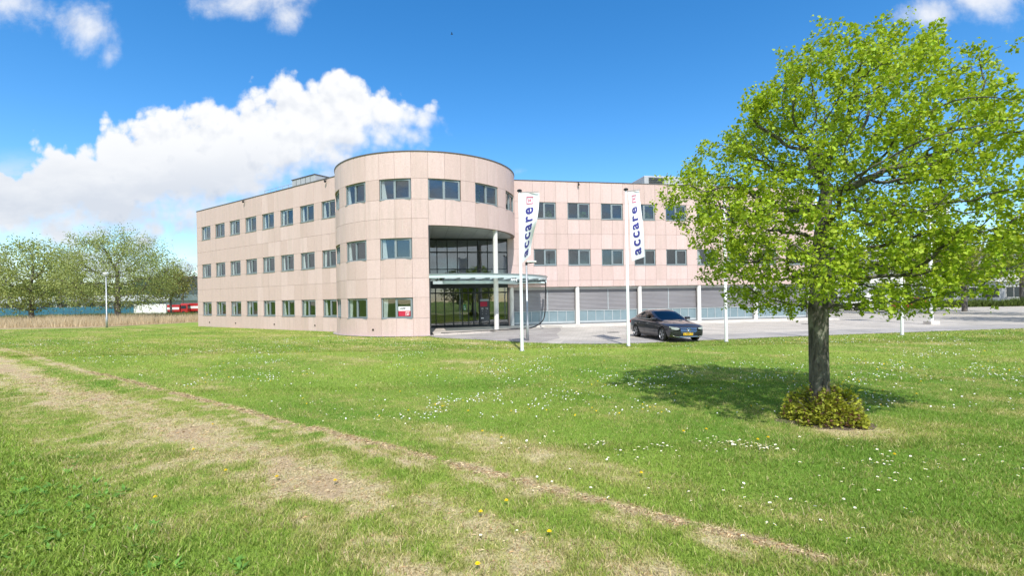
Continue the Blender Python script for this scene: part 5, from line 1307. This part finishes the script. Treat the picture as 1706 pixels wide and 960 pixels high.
for i in range(12):
    wn = MB().box((-28.6+i*3, -.05, 1.3), (-26.2+i*3, .02, 2.75)).build('window', 'wall_white', e)
    MB().box((-28.5+i*3, -.08, 1.4), (-26.3+i*3, -.052, 2.65)).build('pane', 'window_dark', wn)
e = empty('white_wall', (-64.8, 90, 0), 'plain white boundary wall between the blue fence and the red trucks', 'wall')
MB().box((-6, 0, 0), (-.0, .3, 2.25)).build('wall', 'wall_white', e); MB().box((-6.05, -.04, 2.25), (.05, .34, 2.33)).build('coping', 'roof_pale', e)
e = empty('blue_fence', (-81.9, 90.3, 0), 'long blue green board fence at the far left', 'fence')
bmx = MB().box((0, 0, 0), (.56, .05, 1.95)).mesh('board', 'fence_blue')
for i in range(44):
    o = obj('board', bmx, e); o.location = (-14.6+i*.58, random.uniform(-.02, .02), random.uniform(-.03, .03))
for z in (.4, 1.6): MB().box((-14.6, .08, z), (10.9, .14, z+.1)).build('rail', 'fence_blue', e)
GT2 = 'red trucks behind the fence on the left'
def truck(x, y, rz, s, label):
    root = empty('red_truck', (x, y, 0), label, 'truck', GT2, rz)
    MB().chbox((1.4*s, -1.1*s, .55*s), (2.9*s, 1.1*s, 2.6*s), .12).build('cab', 'car_red', root)
    MB().chbox((-3.2*s, -1.1*s, .8*s), (1.25*s, 1.1*s, 2.45*s), .06).build('load_box', 'car_red', root)
    MB().box((-3.2*s, -1.0*s, .45*s), (2.7*s, 1.0*s, .79*s)).build('chassis', 'trim_black', root)
    MB().box((1.5*s, -1.13*s, 1.5*s), (2.6*s, -1.09*s, 2.2*s)).build('side_window', 'window_dark', root)
    MB().box((2.89*s, -.95*s, 1.45*s), (2.93*s, .95*s, 2.3*s)).build('windscreen', 'window_dark', root)
    MB().box((-3.0*s, -1.125*s, 1.35*s), (1.1*s, -1.102*s, 1.85*s)).build('white_stripe', 'wall_white', root)
    for wx in (-2.3, -1.3, 2.0):
        for sd in (-1, 1): MB().lathe([(.2, -.13), (.43, -.13), (.45, 0), (.43, .13), (.2, .13)], 16, 0, Matrix.Translation((wx*s, sd*.95*s, .45*s)) @ Matrix.Rotation(math.pi/2, 4, 'X')).build('wheel', 'tyre', root)
truck(-67.0, 96, R(8), .85, 'red truck partly hidden by the small yellow green tree')
truck(-63.6, 97.5, R(-6), .95, 'red truck with a white stripe next to the corner of the office building')
# wire fence along the ditch
e = empty('wire_fence', (-60, 78, 0), 'thin wire mesh fence with dark posts behind the reeds', 'fence')
for i in range(13): MB().tube([(-30+i*5, 0, -.1), (-30+i*5, 0, 1.25)], .035, 6).build('post', 'wire', e)
for z in (.35, .8, 1.2): MB().tube([(-30, 0, z), (30, 0, z)], .012, 4).build('wire', 'wire', e)
# hedge bank and reeds
def scatter_blades(n, fx, h, wid, c0, c1, seed, lean=.25):
    r = np.random.default_rng(seed); x, y, z = fx(r, n); n = len(x); a = r.random(n)*6.28; hh = h*(.55+.6*r.random(n))*(.7+.6*vnoise(x, y, .35, seed+3)); w_ = wid*(.6+.8*r.random(n)); b = r.normal(0, lean, n); b2 = r.normal(0, lean, n)
    P = np.stack([np.stack([x-np.cos(a)*w_, y-np.sin(a)*w_, z], 1), np.stack([x+np.cos(a)*w_, y+np.sin(a)*w_, z], 1), np.stack([x+b*hh+np.cos(a)*w_*.3, y+b2*hh+np.sin(a)*w_*.3, z+hh], 1)], 1).reshape(-1, 3)
    t = r.random((n, 1)); c = (np.array([c0])*(1-t)+np.array([c1])*t)*(.7+.6*r.random((n, 1)))
    return P, np.arange(n*3).reshape(n, 3), np.repeat(c, 3, 0)
def reed_pos(r, n):
    y = 49+24*r.random(n); x0 = -44.5+(y-46.5)*.42; x = x0-45*r.random(n)+2.2; ok = (x < -41.6+(y-46.5)*.47); return x[ok], y[ok], np.full(ok.sum(), -.45)
attr_mat('reed', .8, .25)
P, F, C = scatter_blades(60000, reed_pos, 1.25, .028, (.50, .38, .24), (.64, .54, .38), 81, .16)
obj('reed_bed', npmesh('reed_bed', P, F, 'reed', C), label='dry straw coloured reeds along the ditch on the left', cat='reeds', kind='stuff')
dt = MB(); dt.prism([(-41.2, 46.6), (-37.0, 56.6), (-30.5, 73.5), (-110, 73.5), (-110, 46.6)], .0, .012); pm('straw_ground', (.40, .31, .18), (.28, .22, .12), 2, .95); obj('ditch_bank', dt.mesh('ditch_bank', 'straw_ground'), kind='structure')
def bank_pos(r, n): y = 74+9*r.random(n); x = -115+85*r.random(n); return x, y, np.full(n, -.1)
P, F, C = scatter_blades(26000, bank_pos, .85, .07, (.10, .15, .03), (.22, .24, .06), 85, .4)
obj('bramble_bank', npmesh('bramble_bank', P, F, 'reed', C), label='rough green growth on the far bank behind the reeds', cat='undergrowth', kind='stuff')
# wood far off on the horizon
def wood_pos(r, n): x = -330+620*r.random(n); return x, 230+20*r.random(n), np.zeros(n)
r7 = np.random.default_rng(91); n = 16000; x = np.where(r7.random(n) < .55, -320+270*r7.random(n), 40+300*r7.random(n)); y = 190+40*r7.random(n); top = 7+7*fbm(x, y*0, .05, 97)
z = top*r7.random(n)**.7; pos = np.stack([x, y, z], 1); d_ = r7.normal(0, 1, (n, 3)); d_ /= np.linalg.norm(d_, axis=1, keepdims=True); u_ = np.cross(d_, r7.normal(0, 1, (n, 3))); u_ /= np.linalg.norm(u_, axis=1, keepdims=True)
cw_ = np.array([[.08, .11, .035]])*(.6+.9*r7.random((n, 1))); P, F, C = leaf_arrays(pos, d_, u_, np.full(n, 2.2), np.full(n, .9), cw_)
obj('distant_wood', npmesh('distant_wood', P, F, 'leaf', C), label='low belt of trees along the horizon', cat='woodland', kind='stuff')
# ================================================================== RIGHT BACKGROUND
e = empty('grey_office', (52, 70, 0), 'pale grey two storey building with window bands behind the tree on the right', 'building', rz=R(4))
MB().box((-23, 0, 0), (32, 14, 8.2)).build('wall', 'cladding_grey', e); MB().box((-23.3, -.3, 8.2), (32.3, 14.3, 8.6)).build('roof_edge', 'wall_white', e)
MB().box((-23, -.12, 3.5), (32, -.003, 4.6)).build('white_band', 'wall_white', e)
for lv in (1.1, 5.2):
    for i in range(15):
        wn = MB().box((-21.8+i*3.6, -.08, lv), (-19.2+i*3.6, .05, lv+1.7)).build('window', 'wall_white', e)
        for q in (0, 1): MB().box((-21.72+i*3.6+q*1.25, -.11, lv+.08), (-20.55+i*3.6+q*1.25, -.082, lv+1.62)).build('pane', 'window_dark', wn)
e = empty('white_mast', (27.2, 31.2, 0), 'white post with a white square sign board seen through the leaves at the right', 'sign')
MB().lathe([(.10, 0), (.10, 7.0)], 12).build('post', 'white_steel', e); MB().chbox((-.45, -.06, 7.0), (1.25, .06, 8.5), .03).build('board', 'white_steel', e); MB().chbox((-.3, -.3, 0), (.3, .3, .25), .03).build('foot', 'concrete', e)
# hedge before the grey building
def hedge_pos(r, n): x = 27+50*r.random(n); return x, 64+1.6*r.random(n), np.full(n, 0.)
P, F, C = scatter_blades(9000, hedge_pos, 1.1, .10, (.07, .11, .025), (.13, .18, .04), 87, .5)
obj('hedge', npmesh('hedge', P, F, 'reed', C), label='low green hedge in front of the grey building on the right', cat='hedge', kind='stuff')
# ---- a bird high over the building
e = empty('bird', (-11.6*1.0, 100, 57.5), 'tiny dark bird flying high in the blue sky', 'bird')
MB().lathe([(.01, -.28), (.07, -.12), (.09, .05), (.05, .2), (.01, .27)], 8, 0, Matrix.Rotation(math.pi/2, 4, 'Y')).build('body', 'black_metal', e)
for sd in (-1, 1): MB().add([(.12, 0, .03), (-.1, 0, .03), (-.02, sd*.35, .18), (.08, sd*.35, .2), (-.12, sd*.72, .10)], [(0, 1, 2, 3), (3, 2, 4)]).build('wing', 'black_metal', e)
